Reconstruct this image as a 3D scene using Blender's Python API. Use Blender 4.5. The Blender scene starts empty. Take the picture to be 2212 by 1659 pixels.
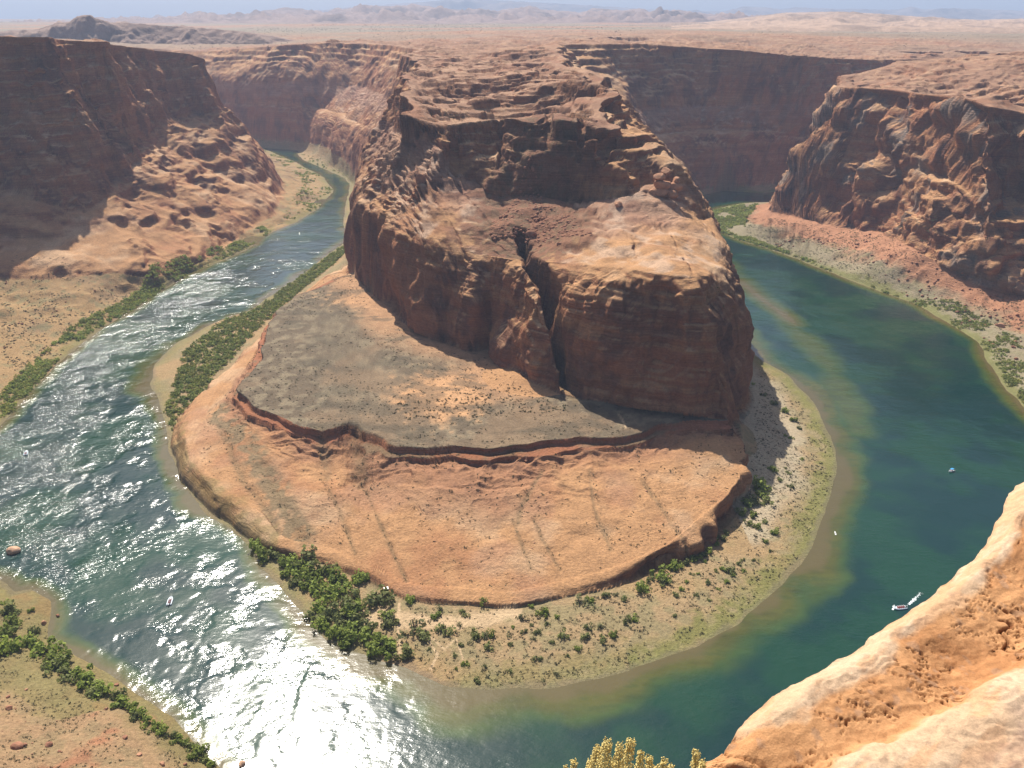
import bpy, math, random, time
import numpy as np
T0 = time.time()
QC, QR = 1250, 1600          # terrain grid: columns in azimuth, rows in depth
rng = np.random.default_rng(7); random.seed(7)
PI = math.pi
# ------------------------------------------------------------------ camera model (photo measured on a 2212 x 1659 grid)
F, TH, HC = 1791.0, math.radians(23.9), 305.0
CT, ST = math.cos(TH), math.sin(TH)
def ray(px, py):
    u, v = px-1106.0, py-829.5
    return u, F*CT-v*ST, F*ST+v*CT
def Z(px, py, z):                     # world point seen at a pixel, at a known height
    u, fw, dn = ray(px, py); t = (HC-z)/dn
    return (u*t, fw*t, z)
def Y(px, py, y):                     # ... at a known distance
    u, fw, dn = ray(px, py); t = y/fw
    return (u*t, y, HC-dn*t)
def W(x, y, z=0): return (x, y, z)
def zs(z, l): return [Z(a, b, z) for a, b in l]

# ------------------------------------------------------------------ noise
LAT = rng.random((64, 64, 64), dtype=np.float32)*2-1
LAT2 = rng.random((256, 256), dtype=np.float32)*2-1
def _sm(t): return t*t*t*(t*(t*6-15)+10)
def n2(x, y):
    xi = np.floor(x); yi = np.floor(y); fx = _sm((x-xi).astype(np.float32)); fy = _sm((y-yi).astype(np.float32))
    xi = xi.astype(np.int64) & 255; yi = yi.astype(np.int64) & 255; x1 = (xi+1) & 255; y1 = (yi+1) & 255
    a = LAT2[xi, yi]; b = LAT2[x1, yi]; c = LAT2[xi, y1]; d = LAT2[x1, y1]
    return (a+(b-a)*fx)*(1-fy)+(c+(d-c)*fx)*fy
def n3(x, y, z):
    xi = np.floor(x); yi = np.floor(y); zi = np.floor(z)
    fx = _sm((x-xi).astype(np.float32)); fy = _sm((y-yi).astype(np.float32)); fz = _sm((z-zi).astype(np.float32))
    xi = xi.astype(np.int64) & 63; yi = yi.astype(np.int64) & 63; zi = zi.astype(np.int64) & 63
    x1 = (xi+1) & 63; y1 = (yi+1) & 63; z1 = (zi+1) & 63
    def pl(k):
        a = LAT[xi, yi, k]; b = LAT[x1, yi, k]; c = LAT[xi, y1, k]; d = LAT[x1, y1, k]
        return (a+(b-a)*fx)*(1-fy)+(c+(d-c)*fx)*fy
    p = pl(zi); q = pl(z1)
    return p+(q-p)*fz
def f2(x, y, s, o=4, g=0.5, seed=0):
    r = 0; a = 1.0; tot = 0; x = x/s+seed*17.3; y = y/s+seed*9.7
    for k in range(o):
        r = r+a*n2(x, y); tot += a; a *= g
        x, y = (x*0.8-y*0.6)*2.03+5.1, (x*0.6+y*0.8)*2.03+1.7
    return r/tot*1.6
def f3(x, y, z, s, o=3, g=0.5, seed=0, sz=None):
    sz = sz or s; r = 0; a = 1.0; tot = 0; x = x/s+seed*7.3; y = y/s+seed*3.7; z = z/sz+seed*1.9
    for k in range(o):
        r = r+a*n3(x, y, z); tot += a; a *= g
        x, y, z = (x*0.8-y*0.6)*2.03+5.1, (x*0.6+y*0.8)*2.03+1.7, z*2.03+3.3
    return r/tot*1.6
def ss(a, b, x):
    t = np.clip((x-a)/(b-a), 0, 1); return t*t*(3-2*t)
def lerp(a, b, t): return a+(b-a)*t

# ------------------------------------------------------------------ plan curves (x, y, z)
FARC = [W(60000, 90000), W(-60000, 90000)]
I0 = [W(-6000, 2700), W(-1500, 2380), W(-800, 2230)] + zs(0, [(590,322),(640,325),(655,345),(700,365),(745,385),(757,400)]) + \
     [W(-292, 1450), W(-264, 1300)] + zs(0, [(750,520),(640,600),(540,670),(455,700),(380,740),(330,790),(320,830),(345,880),(360,930),(368,985),(395,1050),(440,1110),(510,1165),(560,1210),(620,1280),(680,1345),(720,1385),(800,1415),(870,1432),(900,1450),(960,1480),(1060,1495),(1200,1485),(1350,1455),(1480,1410),(1600,1340),(1680,1270),(1740,1210),(1770,1140),(1800,1080),(1815,1010),(1800,940),(1760,870),(1700,815),(1640,780)]) + \
     [W(235,830), W(240,930), W(252,1000), W(264,1060), W(278,1150), W(290,1250), W(300,1400), W(320,1530)] + zs(0, [(1510,425),(1560,412),(1640,418)]) + \
     [W(650,1640), W(900,1750), W(1300,1810), W(6000,2150)]
I5 = [W(-6000,2790,40), W(-1500,2440,30), W(-900,2320,25), W(-615,2185,15), W(-520,2130,20), W(-450,2010,30), W(-400,1890,34), W(-348,1770,30), W(-285,1600,14), W(-258,1430,14), W(-228,1280,16), W(-224,1150,22), W(-210,1030,26),
      Z(748,570,30), Z(770,600,31), Z(860,690,31), Z(930,740,31), Z(1000,762,31), Z(1055,755,31), Z(1062,790,31), Z(1130,832,31), Z(1250,866,31), Z(1400,885,31), Z(1500,895,31), Z(1595,905,30),
      W(167,552,24), W(180,580,9), W(199,636,7), W(217,705,6), W(230,790,5), W(229,900,4), W(240,1000,5), W(258,1100,6), W(272,1250,6), W(285,1400,7), W(305,1530,8), W(350,1570,6), W(460,1600,8), W(650,1665,8), W(900,1775,8), W(1300,1840,10), W(6000,2190,10)]
I6 = [W(-6000,2860,120), W(-1500,2500,110), W(-900,2360,105), W(-640,2222,100), W(-480,2145,100), W(-385,1960,105), W(-325,1800,100), W(-255,1600,120), W(-228,1400,125), W(-205,1200,130),
      Y(772,375,1040), Y(764,430,970), Y(787,452,880), Y(832,480,818), Y(882,500,775), Y(960,535,738), Y(1050,560,712), Y(1106,564,704), Y(1124,564,696), Y(1142,567,678), Y(1182,572,660), Y(1300,580,628), Y(1400,586,610), Y(1495,600,598), Y(1534,596,612), W(166,680,114), W(178,745,120), Y(1500,440,850),
      W(200,1000,130), W(222,1200,125), W(238,1400,115), W(255,1580,105), W(360,1625,110), W(600,1668,100), W(900,1790,100), W(1300,1860,100), W(6000,2240,100)]
I7 = [W(-6000,2900,160), W(-1500,2540,150), W(-900,2385,150), W(-650,2245,150), W(-480,2175,160), W(-330,1990,160), W(-270,1800,160), W(-215,1600,165), W(-190,1400,170), W(-170,1150,180),
      Y(843,290,950), Y(900,300,880), Y(960,330,850), Y(1010,395,845), Y(1060,428,820), Y(1130,420,815), Y(1190,430,805), Y(1240,430,800), Y(1300,430,790), Y(1350,425,785), Y(1400,405,795), Y(1465,398,825),
      W(163,900,160), W(173,1050,160), W(183,1250,155), W(195,1450,150), W(225,1610,150), W(350,1650,150), W(600,1690,150), W(900,1805,150), W(1300,1880,150), W(6000,2280,150)]
I8 = [W(-6000,2960,250), W(-1500,2640,250), Y(420,112,2480), Y(560,102,2360), Y(700,92,2235), Y(800,95,2130), Y(850,98,2000), Y(915,110,1760), W(-170,1500,248), Y(900,140,1300), Y(872,170,1120), Y(852,207,1000), Y(856,238,925), Y(900,268,885), Y(945,285,872), Y(1000,270,878), Y(1080,258,870), Y(1120,262,852), Y(1160,268,850), Y(1195,246,868), Y(1222,262,836), Y(1262,262,838), Y(1300,290,822), Y(1345,288,842), Y(1345,232,920), Y(1325,195,1000), Y(1300,165,1100), Y(1230,140,1250), Y(1195,115,1420), Y(1200,97,1640), Y(1390,96,1690), Y(1500,105,1690), Y(1600,110,1675), Y(1700,119,1700), Y(1800,127,1745), Y(1900,131,1810), W(1300,1940,226), W(6000,2400,235)]
# bench at the foot of the butte (closed)
B1 = [W(-190,1010,12)] + zs(9, [(705,590),(640,650),(585,705),(520,765),(470,805),(440,848),(385,893)]) + zs(3, [(370,950),(385,1030),(430,1080),(510,1150),(560,1180),(640,1200),(700,1212),(800,1250),(870,1290),(950,1300),(1100,1310),(1250,1290),(1350,1262),(1450,1215),(1540,1180),(1590,1118)]) + [W(166,500,4), W(172,540,4), W(176,580,4), W(180,660,4), W(120,860,4), W(-60,1060,4)]
B2 = [W(-178,995,22), Z(700,600,20), Z(630,660,17), Z(592,732,15), Z(537,790,14), Z(494,828,12), Z(468,868,11), Z(445,905,14), Z(420,960,13), Z(430,1010,13), Z(455,1042,12), Z(495,1080,11), Z(548,1120,9), Z(600,1150,7), Z(660,1165,6), Z(720,1182,5), Z(800,1220,4.5), Z(880,1262,4), Z(950,1272,4), Z(1100,1281,4), Z(1250,1260,5), Z(1350,1228,7), Z(1440,1180,11), Z(1525,1125,15), Z(1580,1072,18), Z(1612,1010,20), Z(1618,960,21), W(163,575,22), W(164,660,24), W(110,840,24), W(-60,1040,24)]
B3 = [W(-168,980,26), Z(690,618,25), Z(628,652,25), Z(596,692,24.5), Z(550,772,24.5), Z(508,856,24.5), Z(565,895,24.5), Z(610,925,24.5), Z(655,950,24.5), Z(690,985,20), Z(706,965,23), Z(760,946,24.5), Z(772,1005,20), Z(800,975,24.5), Z(850,992,25), Z(930,1001,25), Z(990,991,25), Z(1060,1002,25), Z(1150,992,25), Z(1260,982,25), Z(1380,972,25), Z(1436,944,25), Z(1500,930,26), Z(1600,930,26), W(158,590,26), W(157,680,26), W(105,820,26), W(-60,1020,26)]
B4 = [W(-158,965,30), Z(690,622,30), Z(640,640,30), Z(615,670,30), Z(560,770,30), Z(522,840,30), Z(580,872,30), Z(620,900,30), Z(660,925,30), Z(700,935,30), Z(760,920,30), Z(785,938,30), Z(850,965,30), Z(930,974,30), Z(990,964,30), Z(1060,975,30), Z(1150,965,30), Z(1260,955,30), Z(1380,945,30), Z(1430,918,30), Z(1500,906,30), Z(1595,904,30), W(152,605,30), W(150,700,30), W(95,810,30), W(-60,1000,30)]
# outer bank: left wall, near bank, right wall
NEARC = [W(60000,-9000), W(-60000,-9000)]
O0 = [W(-6000,2480), W(-1200,2230), W(-760,2215)] + zs(0, [(560,318),(590,330),(640,350),(700,385),(720,410),(690,450),(640,480),(590,500),(530,540),(440,580),(380,610),(290,670),(200,720),(120,790),(40,880),(0,930)]) + \
     [W(-440,560), W(-450,480), W(-400,425)] + zs(0, [(0,1255),(30,1282),(60,1275),(110,1300),(115,1380),(170,1420),(230,1450),(300,1520),(380,1570),(480,1659)]) + \
     [W(-90,225), W(-40,190), W(60,180), W(180,200), W(280,270), W(360,380), W(410,500)] + zs(0, [(2212,880),(2170,830),(2130,770),(2120,740),(2050,700),(1980,660),(1900,630),(1800,590),(1700,550),(1600,520),(1550,500),(1530,470),(1540,455),(1600,440),(1640,437)]) + \
     [W(600,1535), W(850,1610), W(1250,1680), W(6000,1950)]
O1 = [W(-6000,2390,30), W(-1200,2150,30), W(-760,2120,25), W(-610,1990,22), W(-500,1760,20), W(-425,1560,16), W(-392,1400,16), Z(622,412,12), Z(612,440,9), Z(600,455,8), Z(560,488,6), Z(520,505,5), Z(450,558,5), Z(388,588,6), Z(345,600,13), Z(250,590,22), Z(150,602,28), Z(0,606,28),
      W(-640,880,34), W(-760,650,50), W(-800,400,60), W(-640,200,60), W(-420,180,60), W(-250,150,60), W(-120,100,60), W(0,90,60), W(120,90,50), W(300,160,50), W(440,330,40), W(540,560,30), W(620,760,30), Z(2212,640,25), Z(2150,640,20), Z(2050,600,30), Z(1960,540,45), Z(1900,500,30), Z(1830,497,22), Z(1720,470,16), Z(1650,455,12), W(450,1430,12), W(500,1470,14), W(605,1505,20), W(850,1580,20), W(1250,1650,20), W(6000,1920,20)]
O2 = [W(-6000,2290,150), W(-1300,2070,140), W(-850,2020,140), W(-690,1900,140), W(-590,1720,140), Y(484,236,1560), Y(440,250,1490), Y(400,262,1430), Y(350,275,1370), Y(300,330,1260), Y(250,420,1120), Y(190,470,1060), Y(100,430,1060), Y(0,400,1060),
      W(-760,900,110), W(-820,650,80), W(-850,400,80), W(-680,150,80), W(-420,130,80), W(-250,100,80), W(-120,60,80), W(0,50,80), W(120,50,80), W(320,120,80), W(480,300,80), W(590,560,80), W(660,800,90), Y(2212,430,972), Y(2150,440,925), Y(2080,400,990), Y(1960,360,1130), Y(1900,350,1200), Y(1800,330,1310), Y(1720,330,1390), W(500,1450,110), W(525,1462,110), W(612,1492,120), W(850,1560,120), W(1250,1620,120), W(6000,1880,120)]
O3 = [W(-6000,2180,262), W(-1400,1960,262), W(-950,1920,260), W(-800,1800,250), W(-720,1690,240), Y(440,140,1580), Y(425,120,1570), Y(345,108,1470), Y(250,100,1380), Y(235,92,1290), Y(130,88,1260), Y(115,82,1180), Y(0,80,1150),
      W(-850,1000,280), W(-950,700,280), W(-980,400,280), W(-760,50,285), W(-420,20,285), W(-250,-40,285), W(-120,-60,285), W(0,-60,285), W(120,-60,285), W(360,-10,285), W(620,260,260), W(690,560,230), W(720,800,210), Y(2212,250,1000), Y(2150,240,990), Y(2080,215,1045), Y(1960,202,1200), Y(1905,195,1255), Y(1870,190,1300), Y(1805,188,1400), Y(1792,160,1470), W(560,1462,215), W(640,1485,236), W(850,1540,244), W(1250,1590,246), W(6000,1830,250)]
CURVES = {'I0': I0+FARC, 'I5': I5+FARC, 'I6': I6+FARC, 'I7': I7+FARC, 'I8': I8+FARC, 'B1': B1, 'B2': B2, 'B3': B3, 'B4': B4,
          'O0': O0+NEARC, 'O1': O1+NEARC, 'O2': O2+NEARC, 'O3': O3+NEARC}
# ------------------------------------------------------------------ signed distance rasters
GX0, GX1, GY0, GY1, GS = -2400.0, 2400.0, 60.0, 4200.0, 8.0
gx = np.arange(GX0, GX1+1, GS, dtype=np.float32); gy = np.arange(GY0, GY1+1, GS, dtype=np.float32)
RX, RY = np.meshgrid(gx, gy, indexing='ij')
def sdist(px, py, poly):
    p = np.array([(a[0], a[1]) for a in poly], dtype=np.float32); n = len(p)
    d2 = np.full(px.shape, 1e18, np.float32); ins = np.zeros(px.shape, bool)
    for i in range(n):
        ax, ay = p[i]; bx, by = p[(i+1) % n]; ex, ey = bx-ax, by-ay
        L = ex*ex+ey*ey
        wx = px-ax; wy = py-ay
        t = np.clip((wx*ex+wy*ey)/L, 0, 1)
        qx = wx-t*ex; qy = wy-t*ey
        np.minimum(d2, qx*qx+qy*qy, out=d2)
        if ay != by:
            c = ((ay > py) != (by > py)) & (px < (bx-ax)*(py-ay)/(by-ay)+ax)
            ins ^= c
    d = np.sqrt(d2)
    return np.where(ins, d, -d)
def zattr(poly, qx, qy):
    pts = []; n = len(poly)
    for i in range(n):
        a = poly[i]; b = poly[(i+1) % n]; L = math.hypot(b[0]-a[0], b[1]-a[1])
        if L > 8000: continue
        m = max(1, int(L/(14 if L < 400 else 60)))
        for k in range(m):
            t = k/m; pts.append((a[0]+(b[0]-a[0])*t, a[1]+(b[1]-a[1])*t, a[2]+(b[2]-a[2])*t))
    s = np.zeros(qx.shape, np.float32); w = np.zeros(qx.shape, np.float32)
    for x, y, z in pts:
        k = 1.0/((qx-x)**2+(qy-y)**2+60.0)**2
        s += k*z; w += k
    return s/w
ZX, ZY = np.meshgrid(np.arange(GX0, GX1+1, 24.0, dtype=np.float32), np.arange(GY0, GY1+1, 24.0, dtype=np.float32), indexing='ij')
SD = {}; ZA = {}
for k, c in CURVES.items():
    SD[k] = sdist(RX, RY, c)
    if k not in ('I0', 'O0'): ZA[k] = zattr(c, ZX, ZY)
def samp(a, x, y, gs):
    fx = np.clip((x-GX0)/gs, 0, a.shape[0]-1.001); fy = np.clip((y-GY0)/gs, 0, a.shape[1]-1.001)
    i = fx.astype(np.int32); j = fy.astype(np.int32); fx = (fx-i).astype(np.float32); fy = (fy-j).astype(np.float32)
    return (a[i, j]*(1-fx)+a[i+1, j]*fx)*(1-fy)+(a[i, j+1]*(1-fx)+a[i+1, j+1]*fx)*fy
print('rasters', round(time.time()-T0, 1))

# joints: polyline (plan), half width, depth
def zl(l): return [Z(*p)[:2] for p in l]
BIGCRACK = [Y(1122,508,738)[:2], Y(1145,590,680)[:2], Y(1192,720,628)[:2], Y(1246,860,584)[:2]]
JOINTS = [
 (zl([(700,1040,18),(735,1120,11),(770,1190,7)]), 1.3, 2.0), (zl([(780,1040,18),(820,1130,11),(880,1255,5)]), 1.4, 2.2),
 (zl([(1110,1130,12),(1150,1235,6)]), 1.2, 1.8), (zl([(1155,1130,12),(1215,1235,6)]), 1.2, 1.8), (zl([(1395,1040,20),(1440,1100,17),(1490,1180,12)]), 1.5, 2.6),
 (zl([(480,930,14),(520,1040,12),(600,1150,8)]), 3.0, 3.0), (zl([(540,960,17),(600,1080,12),(660,1170,7)]), 5.0, 2.5), (zl([(1170,1020,20),(1130,1100,13),(1120,1140,11)]), 2, 1.5), (zl([(1280,1020,20),(1300,1130,12),(1330,1190,9)]), 1.2, 1.2),
 (zl([(690,935,26),(700,1030,18)]), 4, 5), (zl([(768,942,26),(778,1040,18)]), 5, 5),
 ([Y(960,320,860)[:2], Y(1000,370,825)[:2], Y(1040,440,785)[:2], Y(1090,520,722)[:2]], 1.5, 2.5), ([Y(900,400,850)[:2], Y(960,480,790)[:2], Y(1000,530,722)[:2]], 1.3, 2),
 ([Y(850,430,880)[:2], Y(905,500,770)[:2], Y(930,560,730)[:2]], 1.4, 3), ([Y(1370,500,700)[:2], Y(1380,575,628)[:2]], 1.2, 2), ([Y(1290,440,760)[:2], Y(1330,510,680)[:2], Y(1375,580,625)[:2]], 1.2, 2),
 ([Y(1440,470,740)[:2], Y(1500,600,605)[:2]], 1.2, 2), ([Y(1190,260,892)[:2], Y(1180,400,830)[:2]], 1.8, 9), ([Y(980,285,880)[:2], Y(985,380,852)[:2]], 1.8, 9), ([Y(1080,262,880)[:2], Y(1075,400,838)[:2]], 1.8, 10), ([Y(1260,262,852)[:2], Y(1250,420,812)[:2]], 1.8, 8),
 ([Y(1330,300,840)[:2], Y(1300,420,805)[:2]], 1.6, 8), ([Y(1905,240,1205)[:2], Y(1908,450,1165)[:2]], 3.5, 12), ([Y(2090,250,1000)[:2], Y(2060,560,950)[:2]], 3, 8)]
def ldist(x, y, pl):
    d2 = np.full(x.shape, 1e12, np.float32)
    for a, b in zip(pl[:-1], pl[1:]):
        ex, ey = b[0]-a[0], b[1]-a[1]; wx = x-a[0]; wy = y-a[1]
        t = np.clip((wx*ex+wy*ey)/(ex*ex+ey*ey), 0, 1)
        np.minimum(d2, (wx-t*ex)**2+(wy-t*ey)**2, out=d2)
    return np.sqrt(d2)
def terrace(h, step, sharp=0.72):
    q = h/step; f = np.floor(q); return step*(f+ss(sharp, 1.0, q-f))

def height(x, y, info=False):
    R = np.hypot(x, y)
    far = ss(2200, 3400, R)
    # natural irregularity of every outline
    wa = 13*(1-far)
    wx = f2(x, y, 110, 4, seed=1)*wa+f2(x, y, 22, 3, seed=3)*3.2
    wy = f2(x, y, 110, 4, seed=2)*wa+f2(x, y, 22, 3, seed=4)*3.2
    bx, by = f2(x, y, 110, 4, seed=1)*wa, f2(x, y, 110, 4, seed=2)*wa
    rgt = ss(200, 330, x)*ss(900, 700, np.abs(y-1150))
    b2x, b2y = f2(x, y, 130, 2, seed=1)*wa, f2(x, y, 130, 2, seed=2)*wa
    m6x, m6y = f2(x, y, 42, 2, seed=71)*7*(R < 1500), f2(x, y, 42, 2, seed=72)*7*(R < 1500)
    def field(k, amp):
        if k in ('I7', 'I8'): return samp(SD[k], x+wx*amp+m6x, y+wy*amp+m6y, GS)
        if k in ('O2', 'O3'): return samp(SD[k], x+lerp(wx, b2x, rgt)*amp, y+lerp(wy, b2y, rgt)*amp, GS)
        return samp(SD[k], x+wx*amp, y+wy*amp, GS)
    i0 = field('I0', 0.28); o0 = field('O0', 0.28)
    d = {k: field(k, a) for k, a in (('I5', .55), ('I6', .8), ('I7', .9), ('I8', 1.15), ('B1', .3), ('B2', .5), ('B3', .75), ('B4', .75), ('O1', 1.0), ('O2', 1.6), ('O3', 1.2))}
    z = {k: samp(ZA[k], x, y, 24.0) for k in d}
    dome = f2(x, y, 38, 4, seed=5); fine = f2(x, y, 9, 3, seed=6)
    rid = 1-np.abs(f2(x, y, 60, 3, seed=8))*1.6
    zplat = 256+f2(x, y, 1400, 4, seed=9)*9+ss(3000, 9000, R)*10
    def seg(H, a, b, za, zb, prof):
        t = np.clip(a/np.maximum(a-b, 0.5), 0, 1)
        m = a > 0
        return np.where(m, lerp(za, zb, prof(t)), H), t*m
    # ---- inner mass
    H = np.clip(np.maximum(i0, o0)*0.12, -3, 0)
    shore = np.clip(i0/18, 0, 1)
    Hi, t05 = seg(H, i0, d['I5'], 0.0, z['I5'], lambda t: 0.1*t+0.25*t*t+0.65*t**4)
    Hi = np.where(i0 > 0, np.minimum(Hi, np.where(d['I5'] > -400, Hi, 6)), Hi)
    Hi = np.where(i0 > 0, np.maximum(Hi, np.minimum(i0*.055, 1.6)), H)
    Hi, t56 = seg(Hi, d['I5'], d['I6'], z['I5'], z['I6'], lambda t: .30*t**.8+.70*(1-(1-t)**3.0))
    Hi, t67 = seg(Hi, d['I6'], d['I7'], z['I6'], z['I7'], lambda t: 0.9*t**0.85+0.1*t*t)
    Hi, t78 = seg(Hi, d['I7'], d['I8'], z['I7'], z['I8'], lambda t: t**0.8)
    top = d['I8'] > 0
    tier = terrace(Hi+fine*2.5+dome*4+f2(x, y, 90, 2, seed=61)*6, 13, .55)
    Hi = np.where(t78 > 0, lerp(Hi, tier, .6*ss(.25, .75, t78)*ss(1, .93, t78)), Hi)
    Ht = lerp(z['I8'], zplat, ss(150, 900, d['I8']))
    Hi = np.where(top, Ht, Hi)
    m67 = (t67 > 0) & (t78 <= 0) & ~top
    Hi = Hi+np.where(m67, dome*3.2*np.sin(np.clip(t67, 0, 1)*PI), 0)
    qb = Hi*.9+.22*x-.10*y+f2(x, y, 55, 3, seed=81)*16; Hi = Hi+np.where(m67, ((terrace(qb, 5.5, .5)-qb)*.30+dome*2.4)*np.sin(np.clip(t67, 0, 1)*PI)**.6, 0)
    # ---- bench
    Hb = np.full(x.shape, -99.0, np.float32)
    Hb, t12 = seg(Hb, d['B1'], d['B2'], 1.5, z['B2'], lambda t: np.clip(1-(1-t)**2, 0, 1)**.7)
    Hb, t23 = seg(Hb, d['B2'], d['B3'], z['B2'], z['B3'], lambda t: t*0.8+0.2*t*t)
    m23 = (t23 > 0) & (d['B3'] <= 0)
    Hb = Hb+np.where(m23, np.sin(np.clip(t23, 0, 1)*PI)*(dome*2.0), 0)
    qn = f2(x*.5, y*1.2, 40, 4, seed=12)*7+Hb*.6; rgh = .35+1.1*ss(.45, .95, t23)
    Hb = Hb+np.where(m23, (terrace(qn+9, 2.2, .6)-qn-9)*.72*rgh*ss(0, .15, t23)+(fine*.9-np.abs(f2(x, y, 24, 3, seed=64))*3.2)*ss(.5, .95, t23), 0)
    Hb, t34 = seg(Hb, d['B3'], d['B4'], z['B3'], 30, lambda t: 0.3*t**1.5+0.7*ss(0.70, 0.95, t))
    bt = d['B4'] > 0
    Hb = np.where(bt, 30+f2(x, y, 60, 3, seed=13)*0.8+np.clip(d['B4'], 0, 60)*0.02, Hb)
    tgx, tgy, _ = Z(1165, 812, 31); tg = np.hypot((x+wx*.3-tgx)/46, (y+wy*.3-tgy)/40); Hb = np.where((tg < 1) & (Hb > 0), Hb+13*(1-tg)**1.6*(tg < 1), Hb)
    isb = Hb > Hi
    Hin = np.maximum(Hi, Hb)
    # butte's big joint and the finer ones
    cr = np.full(x.shape, 0, np.float32)
    near = (R > 380) & (R < 1300)
    dd = ldist(x+wx*.15, y+wy*.15, BIGCRACK)
    carve = np.exp(-(dd/2.9)**2)
    Hin = np.where(~isb & near, np.maximum(Hin-carve*70, np.minimum(Hin, 31)), Hin)
    cr = np.maximum(cr, carve)
    for pl, w, dep in JOINTS:
        dj = ldist(x+wx*.2, y+wy*.2, pl); e = np.exp(-(dj/w)**2)*(0.75+0.5*fine)
        Hin = Hin-np.where(near & (Hin > 3), e*dep*(.45 if dep < 6 else 1), 0); cr = np.maximum(cr, e)
    # ---- outer mass
    nearbank = ss(560, 420, R)*ss(1, 40, o0)
    Ho, u01 = seg(H, o0, d['O1'], 0.0, z['O1'], lambda t: 0.75*t+0.25*t*t)
    Ho = np.where((o0 > 0) & (d['O1'] <= 0), Ho+np.sin(np.clip(u01, 0, 1)*PI)*(f2(x, y, 55, 3, seed=14)*5-np.abs(f2(x, y, 32, 3, seed=15))*5*ss(.2, .6, u01)), Ho)
    Ho, u12 = seg(Ho, d['O1'], d['O2'], z['O1'], z['O2'], lambda t: t**0.85)
    left = x < 0
    m12 = (d['O1'] > 0) & (d['O2'] <= 0)
    Ho = Ho+np.where(m12, np.sin(np.clip(u12, 0, 1)*PI)*np.where(left, f2(x*.55, y*1.1, 90, 3, .4, seed=55)*8+dome*.4+(rid-.5)*3, f2(x, y, 60, 2, seed=56)*12+dome*2), 0)
    qs = Ho+.35*x-.15*y+f2(x, y, 60, 2, seed=65)*8; Ho = Ho+np.where(m12 & left, (terrace(qs, 21, .6)-qs)*.35*np.sin(np.clip(u12, 0, 1)*PI), 0)
    Ho, u23 = seg(Ho, d['O2'], d['O3'], z['O2'], z['O3'], lambda t: 0.8*t**0.9+0.2*ss(0, 1, t))
    tier = terrace(Ho+(fine*3+dome*5)*(1-rgt)+f2(x, y, 90, 2, seed=62)*8, 16, .55); Ho = np.where(u23 > 0, lerp(Ho, tier, .55*ss(0, .5, u23)*ss(1, .9, u23)), Ho)
    ot = d['O3'] > 0
    Ho = np.where(ot, z['O3']+np.clip(d['O3'], 0, 900)*0.004*np.where(left, 0.3, 1), Ho)
    inner = i0 > 0
    tier = terrace(Ho+f2(x, y, 60, 2, seed=63)*14, 24, .5); Ho = np.where(m12, lerp(Ho, tier, .5*np.sin(np.clip(u12, 0, 1)*PI)*rgt), Ho)
    Hh = np.where(inner, Hin, np.where(o0 > 0, Ho, H))
    # ledges on the rim tops
    tp = (top & inner) | (ot & ~inner & (o0 > 0))
    led = terrace(f2(x*np.where(R > 2300, .4, 1), y, 95, 5, 0.55, seed=16)*11+12, 3.2, .78)-12+fine*0.5
    lw = np.where(top & inner, ss(0, 25, d['I8']), ss(0, 25, d['O3']))
    Hh = Hh+np.where(tp, led*lw*(0.75+0.25*ss(1200, 2400, R))*(1-.85*ss(2000, 3600, R)), 0)
    bt_ = tp & (R < 1700); tt_ = terrace(f2(x*.6, y*1.3, 80, 4, 0.5, seed=17)*14+14, 6.0, .82)-14
    Hh = Hh+np.where(bt_, tt_*.75*ss(5, 45, np.where(inner, d['I8'], d['O3']))*ss(1700, 1300, R), 0)
    if not info: return Hh
    return Hh, dict(i0=i0, o0=o0, t56=t56, t67=t67, t78=t78, top=tp, tg=tg, isb=isb & inner, t12=t12, t23=t23, t34=t34, bt=bt, u12=u12, u23=u23, u01=u01, cr=cr, d=d, inner=inner, wx=wx, wy=wy, R=R, fine=fine, dome=dome, m67=m67)

def ground(x, y):
    return height(np.asarray(x, np.float32), np.asarray(y, np.float32))

# ------------------------------------------------------------------ polar grid, denser where the ground is steep
AZ = np.radians(np.linspace(-45.5, 45.5, QC))
azc = np.radians(np.linspace(-45.5, 45.5, 180)); rf = np.geomspace(150, 16000, 2200)
Ac, Rc = np.meshgrid(azc, rf, indexing='ij')
Hc = height((np.sin(Ac)*Rc).astype(np.float32), (np.cos(Ac)*Rc).astype(np.float32))
latg = np.minimum(np.abs(np.gradient(Hc, axis=0))/(azc[1]-azc[0])/Rc, 4.0)[:, 1:]; dR_ = np.diff(Rc, axis=1)
met = (0.30*dR_+np.hypot(np.minimum(np.abs(np.diff(Hc, axis=1)), 60), latg*dR_*.8))/Rc[:, 1:]
met *= np.where(Rc[:, 1:] > 2600, 0.55, 1.0)*np.where(Rc[:, 1:] < 250, 0.4, 1.0)
ker = np.exp(-0.5*(np.arange(-12, 13)/4.0)**2); ker /= ker.sum()
mp = np.pad(met, ((12, 12), (0, 0)), mode='edge'); sm = sum(ker[i]*mp[i:i+met.shape[0]] for i in range(25))
cum = np.concatenate([np.zeros((sm.shape[0], 1)), np.cumsum(sm, axis=1)], axis=1); cum /= cum[:, -1:]
rows = np.array([np.interp(np.linspace(0, 1, QR), cum[i], rf) for i in range(len(azc))])
RR = np.empty((QC, QR)); idx = np.interp(AZ, azc, np.arange(len(azc)))
i0_ = np.clip(idx.astype(int), 0, len(azc)-2); fr = (idx-i0_)[:, None]
RR = rows[i0_]*(1-fr)+rows[i0_+1]*fr
X = (np.sin(AZ)[:, None]*RR).astype(np.float32); Yg = (np.cos(AZ)[:, None]*RR).astype(np.float32)
H, I = height(X, Yg, True)
print('height', round(time.time()-T0, 1))
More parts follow.
